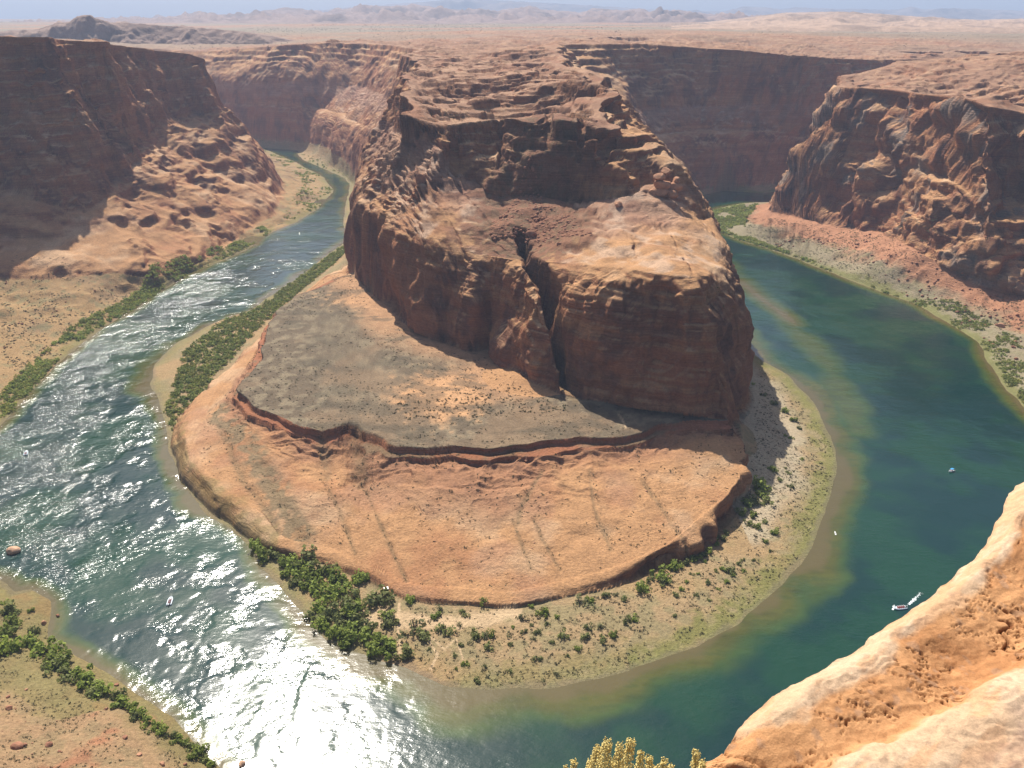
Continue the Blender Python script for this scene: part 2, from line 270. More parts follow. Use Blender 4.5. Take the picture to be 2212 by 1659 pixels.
def normals(P):
    du = np.empty_like(P); dv = np.empty_like(P)
    du[1:-1] = P[2:]-P[:-2]; du[0] = P[1]-P[0]; du[-1] = P[-1]-P[-2]
    dv[:, 1:-1] = P[:, 2:]-P[:, :-2]; dv[:, 0] = P[:, 1]-P[:, 0]; dv[:, -1] = P[:, -1]-P[:, -2]
    n = np.cross(du, dv); n /= np.linalg.norm(n, axis=2, keepdims=True)+1e-9
    return np.where(n[..., 2:3] < 0, -n, n)
P = np.stack([X, Yg, H], axis=2).astype(np.float32)
N = normals(P)
# smooth the normals a little so that the push is coherent
for _ in range(2):
    N[1:-1] = (N[2:]+N[:-2]+2*N[1:-1])/4; N[:, 1:-1] = (N[:, 2:]+N[:, :-2]+2*N[:, 1:-1])/4
steep = ss(0.92, 0.55, N[..., 2])
R_ = I['R']
rocky = np.where(I['inner'], np.clip((I['t56'] > 0)*1.0+(I['t12'] > 0), 0, 1), np.clip((I['u12'] > 0)*1.0, 0, 1))*(~I['bt'] | (I['t56'] > 0))
c1 = f3(X, Yg, H, 26, 3, 0.55, seed=1, sz=34)
c2 = f3(X, Yg, H, 9, 3, 0.5, seed=2, sz=16)
shx = np.where(X < -50, .35, -.12)*H; vert = f3(X+shx, Yg+shx*.5, H, 15, 2, 0.5, seed=3, sz=70)
bedn = f3(X+H*0.5, Yg, H, 90, 3, 0.6, seed=4, sz=5.0)
blk = f3(X, Yg, H, 48, 2, 0.5, seed=5, sz=60); blk = terrace(blk*3+6, 1.0, 0.8)-6
D = steep*rocky*(c1*4.2+c2*1.7-np.abs(vert)*(2.2+1.2*(I['inner']))+bedn*1.7+blk*1.9)
rw_ = ((~I['inner']) & (X > 0))*1.0; D += steep*rocky*rw_*(f3(X, Yg, H, 42, 3, .5, seed=9, sz=60)*6.5+terrace(f3(X, Yg, H, 30, 2, .5, seed=10, sz=22)*4+8, 1.5, .7)*2-16-np.abs(vert)*0)
D += steep*rocky*((~I['inner']) & (X < -50))*(-np.abs(f3(X+shx*1.3, Yg, H, 55, 2, .5, seed=11, sz=260))*9)
D += (1-steep)*rocky*(c2*0.3+c1*0.5+terrace(bedn*1.2+3, .5, .7)*0.35)
D *= np.where(I['isb'] & (I['t23'] > 0), .30, 1)*np.where((~I['inner']) & (X < 0) & (I['u12'] > 0) & (I['u23'] <= 0), .5, 1)
D *= np.where(I['inner'] & (X < -120) & (Yg > 1150), .55, 1)
D *= np.where(R_ > 3500, 0.6, 1)
land = np.maximum(I['i0'], I['o0'])
D *= ss(0, 14, land)
sc = f2(X, Yg, 6, 3, seed=20)
D += (1-rocky)*ss(2, 12, land)*sc*0.14
P += N*D[..., None]
# talus cone spilling down the shoulder
NN = normals(P)
print('displaced', round(time.time()-T0, 1))

# ------------------------------------------------------------------ surface colour of the ground itself (albedo)
def C(*c): return np.array(c, np.float32)
def mix(a, b, t): return a+(b-a)*t[..., None]
slick = C(.43, .235, .112); slickp = C(.50, .315, .18); redr = C(.31, .128, .062); dark = C(.145, .068, .046); topc = C(.36, .205, .122)
grav = C(.150, .112, .072); gravb = C(.22, .15, .09); sand = C(.34, .215, .10); beach = C(.34, .235, .125); green = C(.10, .115, .035); scrub = C(.17, .16, .08); olive = C(.17, .17, .05)
a1 = f3(X, Yg, P[..., 2], 45, 5, seed=30, sz=30); a2 = f3(X, Yg, P[..., 2], 7, 3, seed=31); a3 = f3(X, Yg, P[..., 2], 30, 4, seed=32, sz=12)
varn = f3(X+shx, Yg, P[..., 2], 24, 4, .6, seed=33, sz=45)
band = f3(X, Yg, P[..., 2], 400, 3, 0.7, seed=34, sz=7)
sl = ss(0.9, 0.5, NN[..., 2])
col = np.broadcast_to(slick, P.shape).copy()
rock = mix(mix(np.broadcast_to(slick, P.shape), slickp, ss(-.1, .7, a1+a3*.5)), redr, ss(.0, .9, a3-a1*.3)*.5)
cliff = mix(mix(np.broadcast_to(redr, P.shape), slick, ss(-.2, .7, band+a1*.4)*.6), dark, ss(.0, .6, varn+a3*.3)*.75)
rock = mix(rock, cliff, sl)
topm = mix(mix(np.broadcast_to(topc, P.shape), slickp, ss(.0, .7, a2+a1*.6)*.5), redr, ss(.1, .8, a3)*.5)
sandc = mix(mix(np.broadcast_to(sand, P.shape), gravb, ss(-.1, .6, a1)*.5), scrub, ss(.15, .6, a2)*.6)
beachc = mix(mix(np.broadcast_to(beach, P.shape), scrub, ss(-.2, .5, a2+a1*.5)*.55), sand, ss(.1, .6, -a1)*.5)
inner, i0, o0 = I['inner'], I['i0'], I['o0']
m = rocky > .5
col = np.where(m[..., None], rock, np.where(inner[..., None], beachc, sandc))
# the far rim country: pale slickrock with patches of scrub
plain = ss(1800, 3600, R_)*ss(-.5, .35, f2(X, Yg*2.5, 700, 4, seed=35)+.15)
tm = mix(topm*np.array([.86, .84, .86], np.float32), C(.235, .19, .135), plain*.95)
col = np.where(I['top'][..., None], mix(tm, cliff, sl*.8), col)
# bench top gravel
gm = mix(mix(np.broadcast_to(grav, P.shape), C(.21, .165, .105), ss(-.15, .35, a2)), gravb, ss(.1, .8, a1+f2(X, Yg, 90, 3, seed=36))*.8)
ox, oy, _ = Z(960, 850, 31)
patch = np.exp(-(((X-ox)/38)**2+((Yg-oy)/48)**2)); ox2, oy2, _ = Z(820, 640, 31)
patch2 = np.exp(-(((X-ox2)/60)**2+((Yg-oy2)/50)**2))
gm = mix(gm, C(.50, .28, .14), ss(.25, .9, np.maximum(patch*1.25, patch2*.9)+a2*.35))
gm = mix(gm, C(.43, .24, .125), ss(-48, -8, I['d']['I5']+a1*12)*ss(40, -10, X)*.85)
bt = I['bt'] & inner & (I['t56'] <= 0)
col = np.where(bt[..., None], gm, col)
gm = mix(gm, C(.10, .082, .055), ss(.1, .5, f2(X*.7, Yg*1.3, 24, 4, .65, seed=67))*.6); col = np.where(bt[..., None], gm, col)
# scarp just under the bench rim, debris fans with scrub below it
sc_m = I['isb'] & (I['t34'] > 0) & ~I['bt']
col = np.where(sc_m[..., None], mix(mix(np.broadcast_to(redr, P.shape), C(.33, .13, .07), ss(-.2, .5, a2)), C(.15, .125, .07), ss(.0, .5, a1+a2*.4)*.7*(1-sl)), col)
m23 = I['isb'] & (I['t23'] > 0) & (I['t34'] <= 0)
fan = ss(.55, .95, I['t23']+a1*.4)*.6+ss(.25, .7, a1+.25*a2)*.3
col = np.where(m23[..., None], mix(col, C(.24, .16, .085), np.clip(fan, 0, 1)*.8), col)
isl = I['isb'] & (I['t23'] > 0) & (I['t34'] <= 0)
col = np.where(isl[..., None], mix(col, mix(np.broadcast_to(C(.36, .17, .09), P.shape), C(.27, .125, .07), ss(-.1, .4, a2)), ss(.5, .95, I['t23']+a1*.35)*.75), col)
dbl = ldist(X+a1*6, Yg+a2*3, zl([(470,890,14),(560,1010,12),(620,1100,9),(665,1175,6)])); col = np.where(isl[..., None], mix(col, C(.20, .15, .085), ss(13, 5, dbl)*ss(-.4, .1, a2)*.85), col)
tgm = (I['tg'] < 1.05) & I['isb']; col = np.where(tgm[..., None], mix(np.broadcast_to(C(.45, .25, .125), P.shape), slick, ss(-.2, .5, a1)), col)
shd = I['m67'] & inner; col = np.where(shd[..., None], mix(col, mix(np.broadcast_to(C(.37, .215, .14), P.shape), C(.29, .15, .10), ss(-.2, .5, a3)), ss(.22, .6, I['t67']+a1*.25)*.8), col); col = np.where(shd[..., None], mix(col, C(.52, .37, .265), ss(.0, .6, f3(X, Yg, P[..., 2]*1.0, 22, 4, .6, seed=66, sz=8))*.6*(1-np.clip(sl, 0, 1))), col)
# joints filled with scrub and shade-loving plants
col = mix(col, C(.20, .14, .075), np.clip(I['cr']*1.2, 0, 1)*(H < 50)*.6)
# grass and damp sand at the water's edge
land_ = np.where(inner, i0, o0)
edge = ss(20, 5, land_+a2*9)*(H < 12)
gstrip = np.where(inner, np.where(X > 60, 1.0, .5), .7)
col = mix(col, olive, edge*gstrip*.85*ss(-.5, .2, a1+.3))
col = mix(col, C(.16, .13, .095), ss(5, 1.0, land_+a2*2)*.45*(H < 6))
for pl_, w_ in ((zl([(765,1330,3),(900,1335,3),(1000,1340,3),(1110,1322,3)]), 5.5), (zl([(862,1300,3),(860,1350,3),(863,1410,2)]), .9), (zl([(930,1370,3),(960,1400,2),(985,1375,3),(1000,1420,2)]), .6), (zl([(1336,893,31),(1345,905,31),(1352,922,31)]), .7), (zl([(915,1365,2),(945,1410,2),(930,1440,2)]), .7)):
    pth_ = ss(w_*1.4, w_*.6, ldist(X, Yg, pl_)+a2*w_*.5); col = mix(col, C(.52, .37, .22), pth_*.85)
# grey river gravel on the right beach
bg = inner & (i0 > 0) & (H < 10) & (X > 150) & (R_ < 800)
col = np.where(bg[..., None], mix(col, C(.44, .365, .255), ss(18, 34, i0+a1*10)*.7), col)
# right bank terrace: grey-green scrub, then red talus
rb = (~inner) & (X > 200) & (I['u01'] > 0) & (I['u12'] <= 0)
col = np.where(rb[..., None], mix(mix(np.broadcast_to(C(.27, .22, .14), P.shape), C(.37, .18, .10), ss(.35, .7, I['u01']+a1*.25)), scrub, ss(-.1, .5, a2)*.5*(I['u01'] < .6)), col)
col = np.where(rb[..., None], mix(col, olive, ss(14, 5, o0+a2*6)*.8), col)
# desert varnish streaks on the right wall
rw = (~inner) & (X > 0) & ((I['u12'] > 0) | (I['u23'] > 0)) & ~I['top']
col = np.where(rw[..., None], mix(col, C(.21, .20, .175), ss(.0, .5, f3(X, Yg, P[..., 2], 34, 4, .6, seed=40, sz=40)+.1*varn)*.6*sl), col)
# talus on the shoulder of the butte: reddish rubble
tx, ty, _ = Y(1130, 430, 770)
dtal = ldist(X, Yg, [Y(1150,385,822)[:2], Y(1140,440,765)[:2], Y(1165,500,728)[:2]]); tal = ss(72, 44, dtal+a2*20+a1*14)*(I['m67'] | (I['t67'] > 0))*inner*(H > 100)
col = mix(col, mix(np.broadcast_to(C(.22, .105, .06), P.shape), C(.15, .09, .05), ss(-.2, .4, a2)), np.clip(tal, 0, 1)*.92)
# near sandy slope bottom left
nb = (~inner) & (o0 > 0) & (R_ < 480)
col = np.where(nb[..., None], mix(mix(np.broadcast_to(C(.34, .215, .115), P.shape), C(.26, .18, .095), ss(-.3, .5, a2)), C(.36, .15, .08), ss(.35, .8, f2(X, Yg, 16, 3, seed=41))*.7), col)
col = np.where(nb[..., None], mix(col, C(.17, .155, .055), ss(20, 6, o0+a2*8-26*(R_ > 352))*.65), col)
col = np.clip(col*(1+a2[..., None]*.10), .01, .9)
print('colour', round(time.time()-T0, 1))

# ------------------------------------------------------------------ helpers
COL = bpy.context.scene.collection
def link(name, me, mat=None, parent=None):
    o = bpy.data.objects.new(name, me); COL.objects.link(o)
    if mat is not None and me is not None: me.materials.append(mat)
    if parent is not None: o.parent = parent
    return o
def tag(o, label=None, cat=None, group=None, kind=None):
    for k, v in (('label', label), ('category', cat), ('group', group), ('kind', kind)):
        if v: o[k] = v
    return o
def mesh_np(name, V, Fc, smooth=False, col=None, attrs=None):
    me = bpy.data.meshes.new(name); V = np.asarray(V, np.float32); Fc = np.asarray(Fc, np.int32); k = Fc.shape[1]
    me.vertices.add(len(V)); me.vertices.foreach_set('co', V.ravel())
    me.loops.add(Fc.size); me.loops.foreach_set('vertex_index', Fc.ravel())
    me.polygons.add(len(Fc)); me.polygons.foreach_set('loop_start', np.arange(0, Fc.size, k, dtype=np.int32)); me.polygons.foreach_set('loop_total', np.full(len(Fc), k, np.int32))
    if smooth: me.polygons.foreach_set('use_smooth', np.ones(len(Fc), bool))
    if col is not None:
        a = me.attributes.new('Col', 'FLOAT_COLOR', 'POINT'); c = np.ones((len(V), 4), np.float32); c[:, :3] = col; a.data.foreach_set('color', c.ravel())
    for n, v in (attrs or {}).items():
        a = me.attributes.new(n, 'FLOAT', 'POINT'); a.data.foreach_set('value', np.asarray(v, np.float32).ravel())
    me.update(calc_edges=True); me.validate() if False else None
    return me
def new_mat(name):
    m = bpy.data.materials.new(name); m.use_nodes = True; nt = m.node_tree; nt.nodes.clear()
    out = nt.nodes.new('ShaderNodeOutputMaterial'); b = nt.nodes.new('ShaderNodeBsdfPrincipled'); nt.links.new(b.outputs[0], out.inputs[0])
    return m, nt, b, out
def nd(nt, t, **k):
    n = nt.nodes.new(t)
    for a, v in k.items():
        if a.startswith('i_'): n.inputs[a[2:].replace('_', ' ')].default_value = v
        else: setattr(n, a, v)
    return n
def noise(nt, vec, scale, detail=4, rough=.6):
    n = nd(nt, 'ShaderNodeTexNoise'); n.inputs['Scale'].default_value = scale; n.inputs['Detail'].default_value = detail; n.inputs['Roughness'].default_value = rough
    nt.links.new(vec, n.inputs['Vector']); return n.outputs['Fac']
def math_(nt, op, a, b=None):
    n = nd(nt, 'ShaderNodeMath', operation=op)
    for i, v in enumerate((a, b)):
        if v is None: continue
        if isinstance(v, (int, float)): n.inputs[i].default_value = v
        else: nt.links.new(v, n.inputs[i])
    return n.outputs[0]
def maprange(nt, v, a, b, c, d):
    n = nd(nt, 'ShaderNodeMapRange'); nt.links.new(v, n.inputs[0])
    for i, q in enumerate((a, b, c, d)): n.inputs[i+1].default_value = q
    return n.outputs[0]
def plain_mat(name, rgb, rough=.8, spec=.3, var=.15, scale=3.0, metal=0):
    m, nt, b, _ = new_mat(name); tc = nd(nt, 'ShaderNodeTexCoord'); f = noise(nt, tc.outputs['Object'], scale)
    mx = nd(nt, 'ShaderNodeMixRGB', blend_type='MULTIPLY'); mx.inputs[0].default_value = 1; mx.inputs[1].default_value = (*rgb, 1)
    nt.links.new(maprange(nt, f, .3, .7, 1-var, 1+var), mx.inputs[2]); nt.links.new(mx.outputs[0], b.inputs['Base Color'])
    b.inputs['Roughness'].default_value = rough; b.inputs['Specular IOR Level'].default_value = spec; b.inputs['Metallic'].default_value = metal
    return m
# ground material: albedo from the Col attribute, fine grain, cross-bedding and joint relief
def ground_mat(name, bump=1.0, fs=1.0, sa=True):
    m, nt, b, _ = new_mat(name)
    at = nd(nt, 'ShaderNodeAttribute', attribute_name='Col'); geo = nd(nt, 'ShaderNodeNewGeometry'); pos = geo.outputs['Position']
    f = noise(nt, pos, .55*fs, 6, .65); g = noise(nt, pos, 2.4*fs, 3, .7)
    # thin cross-bedding: bands along z bent by noise
    wv = nd(nt, 'ShaderNodeMapping'); wv.inputs['Scale'].default_value = (.012, .03, .5*fs); wv.inputs['Rotation'].default_value = (.25, .18, 0); nt.links.new(pos, wv.inputs['Vector'])
    bed = noise(nt, wv.outputs[0], 1.7, 5, .72)
    st_ = nd(nt, 'ShaderNodeAttribute', attribute_name='stp'); sv = maprange(nt, st_.outputs['Fac'], 0, 1, .22, 1.0)
    bm_ = math_(nt, 'ADD', math_(nt, 'MULTIPLY', math_(nt, 'SUBTRACT', maprange(nt, bed, .3, .7, .74, 1.24), 1.0), sv), 1.0)
    mul = math_(nt, 'MULTIPLY', maprange(nt, f, .25, .75, .72, 1.26), bm_)
    mul = math_(nt, 'MULTIPLY', mul, maprange(nt, g, .3, .7, .88, 1.12))
    mx = nd(nt, 'ShaderNodeMixRGB', blend_type='MULTIPLY'); mx.inputs[0].default_value = 1
    nt.links.new(at.outputs['Color'], mx.inputs[1]); nt.links.new(mul, mx.inputs[2]); nt.links.new(mx.outputs[0], b.inputs['Base Color'])
    hsum = math_(nt, 'ADD', math_(nt, 'MULTIPLY', f, 1.5), math_(nt, 'MULTIPLY', math_(nt, 'MULTIPLY', bed, sv), 2.6)); hsum = math_(nt, 'ADD', hsum, math_(nt, 'MULTIPLY', g, .35))
    bp = nd(nt, 'ShaderNodeBump'); bp.inputs['Strength'].default_value = .8; bp.inputs['Distance'].default_value = bump
    nt.links.new(hsum, bp.inputs['Height']); nt.links.new(bp.outputs[0], b.inputs['Normal'])
    b.inputs['Roughness'].default_value = .9; b.inputs['Specular IOR Level'].default_value = .12
    return m
MG = ground_mat('sandstone_ground', 1.0)
# ------------------------------------------------------------------ cut the sheet into named pieces of terrain
vid = np.arange(QC*QR, dtype=np.int32).reshape(QC, QR)
quads = np.stack([vid[:-1, :-1], vid[:-1, 1:], vid[1:, 1:], vid[1:, :-1]], axis=2).reshape(-1, 4)
cx = X[:-1, :-1]; cy = Yg[:-1, :-1]; ci = i0[:-1, :-1] > 0; co = (o0[:-1, :-1] > 0); cR = R_[:-1, :-1]; cH = P[:-1, :-1, 2]
butte = ci & (cx > -420) & (cx < 330) & (cy < 1420)
beachm = butte & (cH < 12) & ~(I['t12'][:-1, :-1] > 0) & ~(I['t56'][:-1, :-1] > 0)
butte = butte & ~beachm
leftw = co & ~ci & (cx < -50) & (cR > 480)
nearb = co & ~ci & (cR <= 480)
rightw = co & ~ci & (cx >= -50) & (cR > 480)
farp = ci & ~butte & ~beachm
bed = ~ci & ~co
STP = ss(.93, .6, NN[..., 2]).reshape(-1)
Pf = P.reshape(-1, 3); Cf = col.reshape(-1, 3)
for nm, msk in (('horseshoe_butte', butte), ('river_beach', beachm), ('left_canyon_wall', leftw), ('near_riverbank', nearb), ('right_canyon_wall', rightw), ('far_plateau', farp), ('river_bed', bed)):
    q = quads[msk.reshape(-1)]
    if nm == 'river_bed': q = q[::1]
    u, inv = np.unique(q, return_inverse=True)
    me = mesh_np(nm, Pf[u], inv.reshape(-1, 4), True, Cf[u], {'stp': STP[u]})
    tag(link(nm, me, MG), kind='structure')
print('terrain', round(time.time()-T0, 1))

# ------------------------------------------------------------------ distant hills
HILLC = {'B': C(.27, .18, .145), 'A': C(.20, .15, .13), 'C': C(.27, .18, .14), 'D': C(.40, .27, .19)}
def hill(name, prof, yr, depth, base, c, namp, seed, nc=420, nr=60, back=True):
    px = np.array([p[0] for p in prof], float); py = np.array([p[1] for p in prof], float)
    ps = np.linspace(px[0], px[-1], nc); pyi = np.interp(ps, px, py)
    zr = np.array([Y(a, b, yr)[2] for a, b in zip(ps, pyi)]); sx = np.array([Y(a, b, yr)[0]/yr for a, b in zip(ps, pyi)])
    t = np.linspace(0, 1.5, nr)
    yy = yr-depth+np.where(t < 1, depth*t, depth+(t-1)*2*max(depth, 1500)); tt = np.where(t < 1, t, 1-(t-1)*1.6)
    Xh = sx[:, None]*yy[None, :]; Yh = np.broadcast_to(yy, Xh.shape)
    tt = np.broadcast_to(tt, Xh.shape)
    env = np.sin(np.clip(tt, 0, 1)*PI)
    q = np.clip(tt+env*f2(Xh, Yh, yr*.035, 4, seed=seed)*.35, 0, 1)
    Zh = base+(zr[:, None]-base)*q**1.3+env*terrace(f2(Xh, Yh, yr*.02, 5, .6, seed=seed+1)+2, .25, .6)*namp-env*2*namp
    Zh = Zh+np.where(tt > .95, f2(Xh, Yh, yr*.004, 3, seed=seed+2)*namp*.12, 0)
    Zh = Zh-60*ss(.08, 0, tt)*(np.broadcast_to(t, Xh.shape) < 1)
    v = np.arange(nc*nr).reshape(nc, nr); Fq = np.stack([v[:-1, :-1], v[:-1, 1:], v[1:, 1:], v[1:, :-1]], 2).reshape(-1, 4)
    cc = mix(np.broadcast_to(c, (nc, nr, 3)), c*.62, ss(-.1, .6, f2(Xh, Yh, yr*.03, 4, seed=seed+3)))
    me = mesh_np(name, np.stack([Xh, Yh, Zh], 2).reshape(-1, 3), Fq, True, cc.reshape(-1, 3))
    o = link(name, me, MH); tag(o, kind='structure'); return o
MH = ground_mat('far_ground', 6.0, .05)
hill('distant_hills', [(-400,60),(0,60),(300,45),(700,20),(900,5),(984,-1),(1090,0),(1170,5),(1304,13),(1404,20),(1568,25),(1605,13),(1640,15),(1688,20),(1715,15),(1775,18),(1908,20),(1940,20),(1968,14),(1995,20),(2058,18),(2120,20),(2212,23),(2600,26)], 16000, 3500, 250, HILLC['A'], 60, 50)
hill('middle_hills', [(-300,70),(0,68),(230,48),(277,45),(297,38),(333,43),(410,35),(433,30),(467,33),(533,33),(575,24),(617,17),(650,20),(700,27),(737,22),(770,15),(880,12),(890,7),(900,10),(914,12),(970,20),(1070,27),(1120,20),(1144,12),(1170,20),(1254,27),(1284,17),(1320,20),(1347,23),(1387,18),(1404,25),(1437,22),(1474,25),(1530,30),(1600,36),(1700,40)], 9000, 3000, 262, HILLC['B'], 60, 60)
hill('mesa_hills', [(-500,72),(-200,70),(0,68),(83,63),(117,50),(150,47),(160,40),(167,35),(185,34),(200,37),(217,45),(260,49),(300,50),(340,53),(400,57),(470,62),(540,70),(600,80),(660,92)], 2800, 150, 215, HILLC['C'], 9, 70)
hill('low_ridge', [(1450,56),(1520,48),(1592,40),(1692,28),(1750,26),(1808,25),(1908,30),(2042,40),(2125,43),(2212,40),(2400,42)], 6200, 3000, 264, HILLC['D'], 12, 80)

# ------------------------------------------------------------------ river water
nwc, nwr = 900, 900
wa = np.radians(np.linspace(-45, 45, nwc)); wr = np.geomspace(170, 3200, nwr)
WA, WR = np.meshgrid(wa, wr, indexing='ij'); WX = (np.sin(WA)*WR).astype(np.float32); WY = (np.cos(WA)*WR).astype(np.float32)
wi, ii = height(WX, WY, True)
di = -ii['i0']; do = -ii['o0']
keep = (wi < 3.0)
k = keep[:-1, :-1] | keep[1:, :-1] | keep[:-1, 1:] | keep[1:, 1:]
wn = f2(WX, WY, 40, 4, seed=90); wn2 = f2(WX, WY, 12, 3, seed=91)
wi_w = lerp(14.0, 31.0, ss(-150, 0, WX))
bar = np.exp(-((WX+320)**2+(WY-735)**2)/60**2); wi_w = wi_w+bar*28
sh = ss(1.0, .0, (di+wn*9)/wi_w); sh2 = ss(1.0, 0, (do+wn*4)/np.where(WX > 0, 17.0, 13.0))
shoal = ss(1, 0, (ldist(WX, WY, [Z(1560,560,0)[:2], Z(1700,690,0)[:2], Z(1790,790,0)[:2], Z(1850,930,0)[:2]])+wn*8)/26)*.55
island = ss(1, 0, (ldist(WX, WY, [Z(1595,605,0)[:2], Z(1650,650,0)[:2], Z(1720,700,0)[:2]])+wn*4)/24)
shal = np.clip(np.maximum.reduce([sh, sh2, shoal, island]), 0, 1)
deep = C(.002, .026, .023); midc = C(.006, .042, .022); shc = C(.070, .072, .013); edc = C(.105, .078, .030)
wc = mix(np.broadcast_to(deep, WX.shape+(3,)), midc, ss(-.5, .5, wn)); wc = mix(wc, C(.035, .065, .016), ss(.0, .45, shal)); wc = mix(wc, shc, ss(.35, .8, shal)); wst = f2(WX*.5+WY*.2, WY*1.4, 9, 4, .6, seed=93); wc = wc*(1+.22*wst*ss(.05, .5, shal))[..., None]; wc = mix(wc, C(.03, .05, .012), ss(.25, .6, wst+wn*.4)*ss(.3, .6, shal)*.5); wc = mix(wc, edc, ss(.82, 1.0, shal)*.8)
# how broken the surface is: riffles on the left leg, calm water on the right
rap = ss(60, -160, WX)*ss(1500, 1000, WY)
cen = ldist(WX, WY, [Z(455,610,0)[:2], Z(300,715,0)[:2], Z(150,810,0)[:2], Z(60,920,0)[:2], Z(40,1080,0)[:2], Z(120,1230,0)[:2]])
riff = np.clip(ss(62, 8, cen+wn*16)*1.1, 0, 1)
br = np.clip(.30+.50*rap*ss(-.5, .5, wn2+wn*.8)+riff*1.0, .1, 1.3); br = lerp(br, .22+.12*ss(-.2, .6, wn), ss(-40, 130, WX+wn*40))
br = br*(1-.30*ss(.3, 1, shal))*lerp(lerp(.42, .9, ss(430, 620, WR)), 1, ss(20, 120, WX))
v = np.arange(nwc*nwr).reshape(nwc, nwr); Fq = np.stack([v[:-1, :-1], v[:-1, 1:], v[1:, 1:], v[1:, :-1]], 2)[k]
u, inv = np.unique(Fq.reshape(-1), return_inverse=True)
VW = np.stack([WX, WY, np.zeros_like(WX)], 2).reshape(-1, 3)
me = mesh_np('river_water', VW[u], inv.reshape(-1, 4), True, wc.reshape(-1, 3)[u], {'broken': br.reshape(-1)[u]})
m, nt, b, _ = new_mat('river_water')
at = nd(nt, 'ShaderNodeAttribute', attribute_name='Col'); ab = nd(nt, 'ShaderNodeAttribute', attribute_name='broken'); geo = nd(nt, 'ShaderNodeNewGeometry')
mp_ = nd(nt, 'ShaderNodeMapping'); mp_.inputs['Rotation'].default_value = (0, 0, .5); mp_.inputs['Scale'].default_value = (.55, 1.0, 1); nt.links.new(geo.outputs['Position'], mp_.inputs['Vector'])
w1 = noise(nt, mp_.outputs[0], .50, 3, .55); w2 = noise(nt, mp_.outputs[0], 1.9, 2, .6); w0 = noise(nt, mp_.outputs[0], .09, 2, .5); w3 = noise(nt, geo.outputs['Position'], .035, 3, .5)
hs = math_(nt, 'ADD', math_(nt, 'MULTIPLY', w1, .78), math_(nt, 'MULTIPLY', w2, .20)); hs = math_(nt, 'ADD', hs, math_(nt, 'MULTIPLY', w0, 1.3))
hs = math_(nt, 'MULTIPLY', hs, ab.outputs['Fac']); hs = math_(nt, 'MULTIPLY', hs, maprange(nt, w3, .35, .65, .45, 1.35))
bp = nd(nt, 'ShaderNodeBump'); bp.inputs['Strength'].default_value = 1.0; bp.inputs['Distance'].default_value = 1.0
nt.links.new(hs, bp.inputs['Height']); nt.links.new(bp.outputs[0], b.inputs['Normal']); nt.links.new(at.outputs['Color'], b.inputs['Base Color'])
b.inputs['Roughness'].default_value = .14; b.inputs['Specular IOR Level'].default_value = .8; b.inputs['IOR'].default_value = 1.33
MW = m
tag(link('river_water', me, MW), kind='structure')
print('water', round(time.time()-T0, 1))
# ------------------------------------------------------------------ plants
def leaf_mat(name):
    m, nt, b, out = new_mat(name)
    at = nd(nt, 'ShaderNodeAttribute', attribute_name='Col'); oi = nd(nt, 'ShaderNodeObjectInfo')
    mx = nd(nt, 'ShaderNodeMixRGB', blend_type='MULTIPLY'); mx.inputs[0].default_value = 1
    nt.links.new(at.outputs['Color'], mx.inputs[1]); nt.links.new(maprange(nt, oi.outputs['Random'], 0, 1, .8, 1.25), mx.inputs[2])
    nt.links.new(mx.outputs[0], b.inputs['Base Color']); b.inputs['Roughness'].default_value = .7; b.inputs['Specular IOR Level'].default_value = .2
    tr = nt.nodes.new('ShaderNodeBsdfTranslucent'); nt.links.new(mx.outputs[0], tr.inputs['Color']); ms = nt.nodes.new('ShaderNodeMixShader'); ms.inputs[0].default_value = .45
    nt.links.new(b.outputs[0], ms.inputs[1]); nt.links.new(tr.outputs[0], ms.inputs[2]); nt.links.new(ms.outputs[0], out.inputs[0])
    return m
ML = leaf_mat('foliage'); MBARK = plain_mat('bark', (.12, .085, .06))
def bush_geo(n, seed, leaf=.2, tall=.8, c0=(.16, .20, .04), c1=(.33, .37, .09)):
    r = np.random.default_rng(seed)
    nb = 5+int(r.integers(4)); cen = r.normal(0, .42, (nb, 3)); cen[:, 2] = np.abs(cen[:, 2])*.7*tall+.25*tall; rad = r.uniform(.3, .55, nb)
    wh = r.integers(nb, size=n); dr = r.normal(0, 1, (n, 3)); dr /= np.linalg.norm(dr, axis=1, keepdims=True)
    p = cen[wh]+dr*(rad[wh]*r.uniform(.55, 1.05, n))[:, None]; p[:, 2] = np.maximum(p[:, 2]*1.0, .03)
    nn = dr+r.normal(0, .5, (n, 3)); nn[:, 2] += .3; nn /= np.linalg.norm(nn, axis=1, keepdims=True)
    t1 = np.cross(nn, r.normal(0, 1, (n, 3))); t1 /= np.linalg.norm(t1, axis=1, keepdims=True); t2 = np.cross(nn, t1)
    s = leaf*r.uniform(.6, 1.3, n)[:, None]
    V = np.stack([p-t1*s*.5-t2*s*.4, p+t1*s*.5-t2*s*.3, p+t1*s*.35+t2*s*.5, p-t1*s*.4+t2*s*.45], 1).reshape(-1, 3)
    Fq = np.arange(n*4).reshape(-1, 4)
    k = np.repeat(r.uniform(0, 1, n)**1.3, 4)[:, None]
    cl = np.array(c0)*(1-k)+np.array(c1)*k
    return V, Fq, cl
GREEN = [bush_geo(46, 100+i, .36) for i in range(6)]
SCR = [bush_geo(13, 200+i, .55, .6, (.085, .085, .04), (.17, .155, .085)) for i in range(5)]
DRY = [bush_geo(10, 230+i, .5, .7, (.16, .13, .06), (.25, .205, .11)) for i in range(4)]
DARK = [bush_geo(14, 260+i, .55, .6, (.04, .05, .022), (.09, .085, .04)) for i in range(4)]
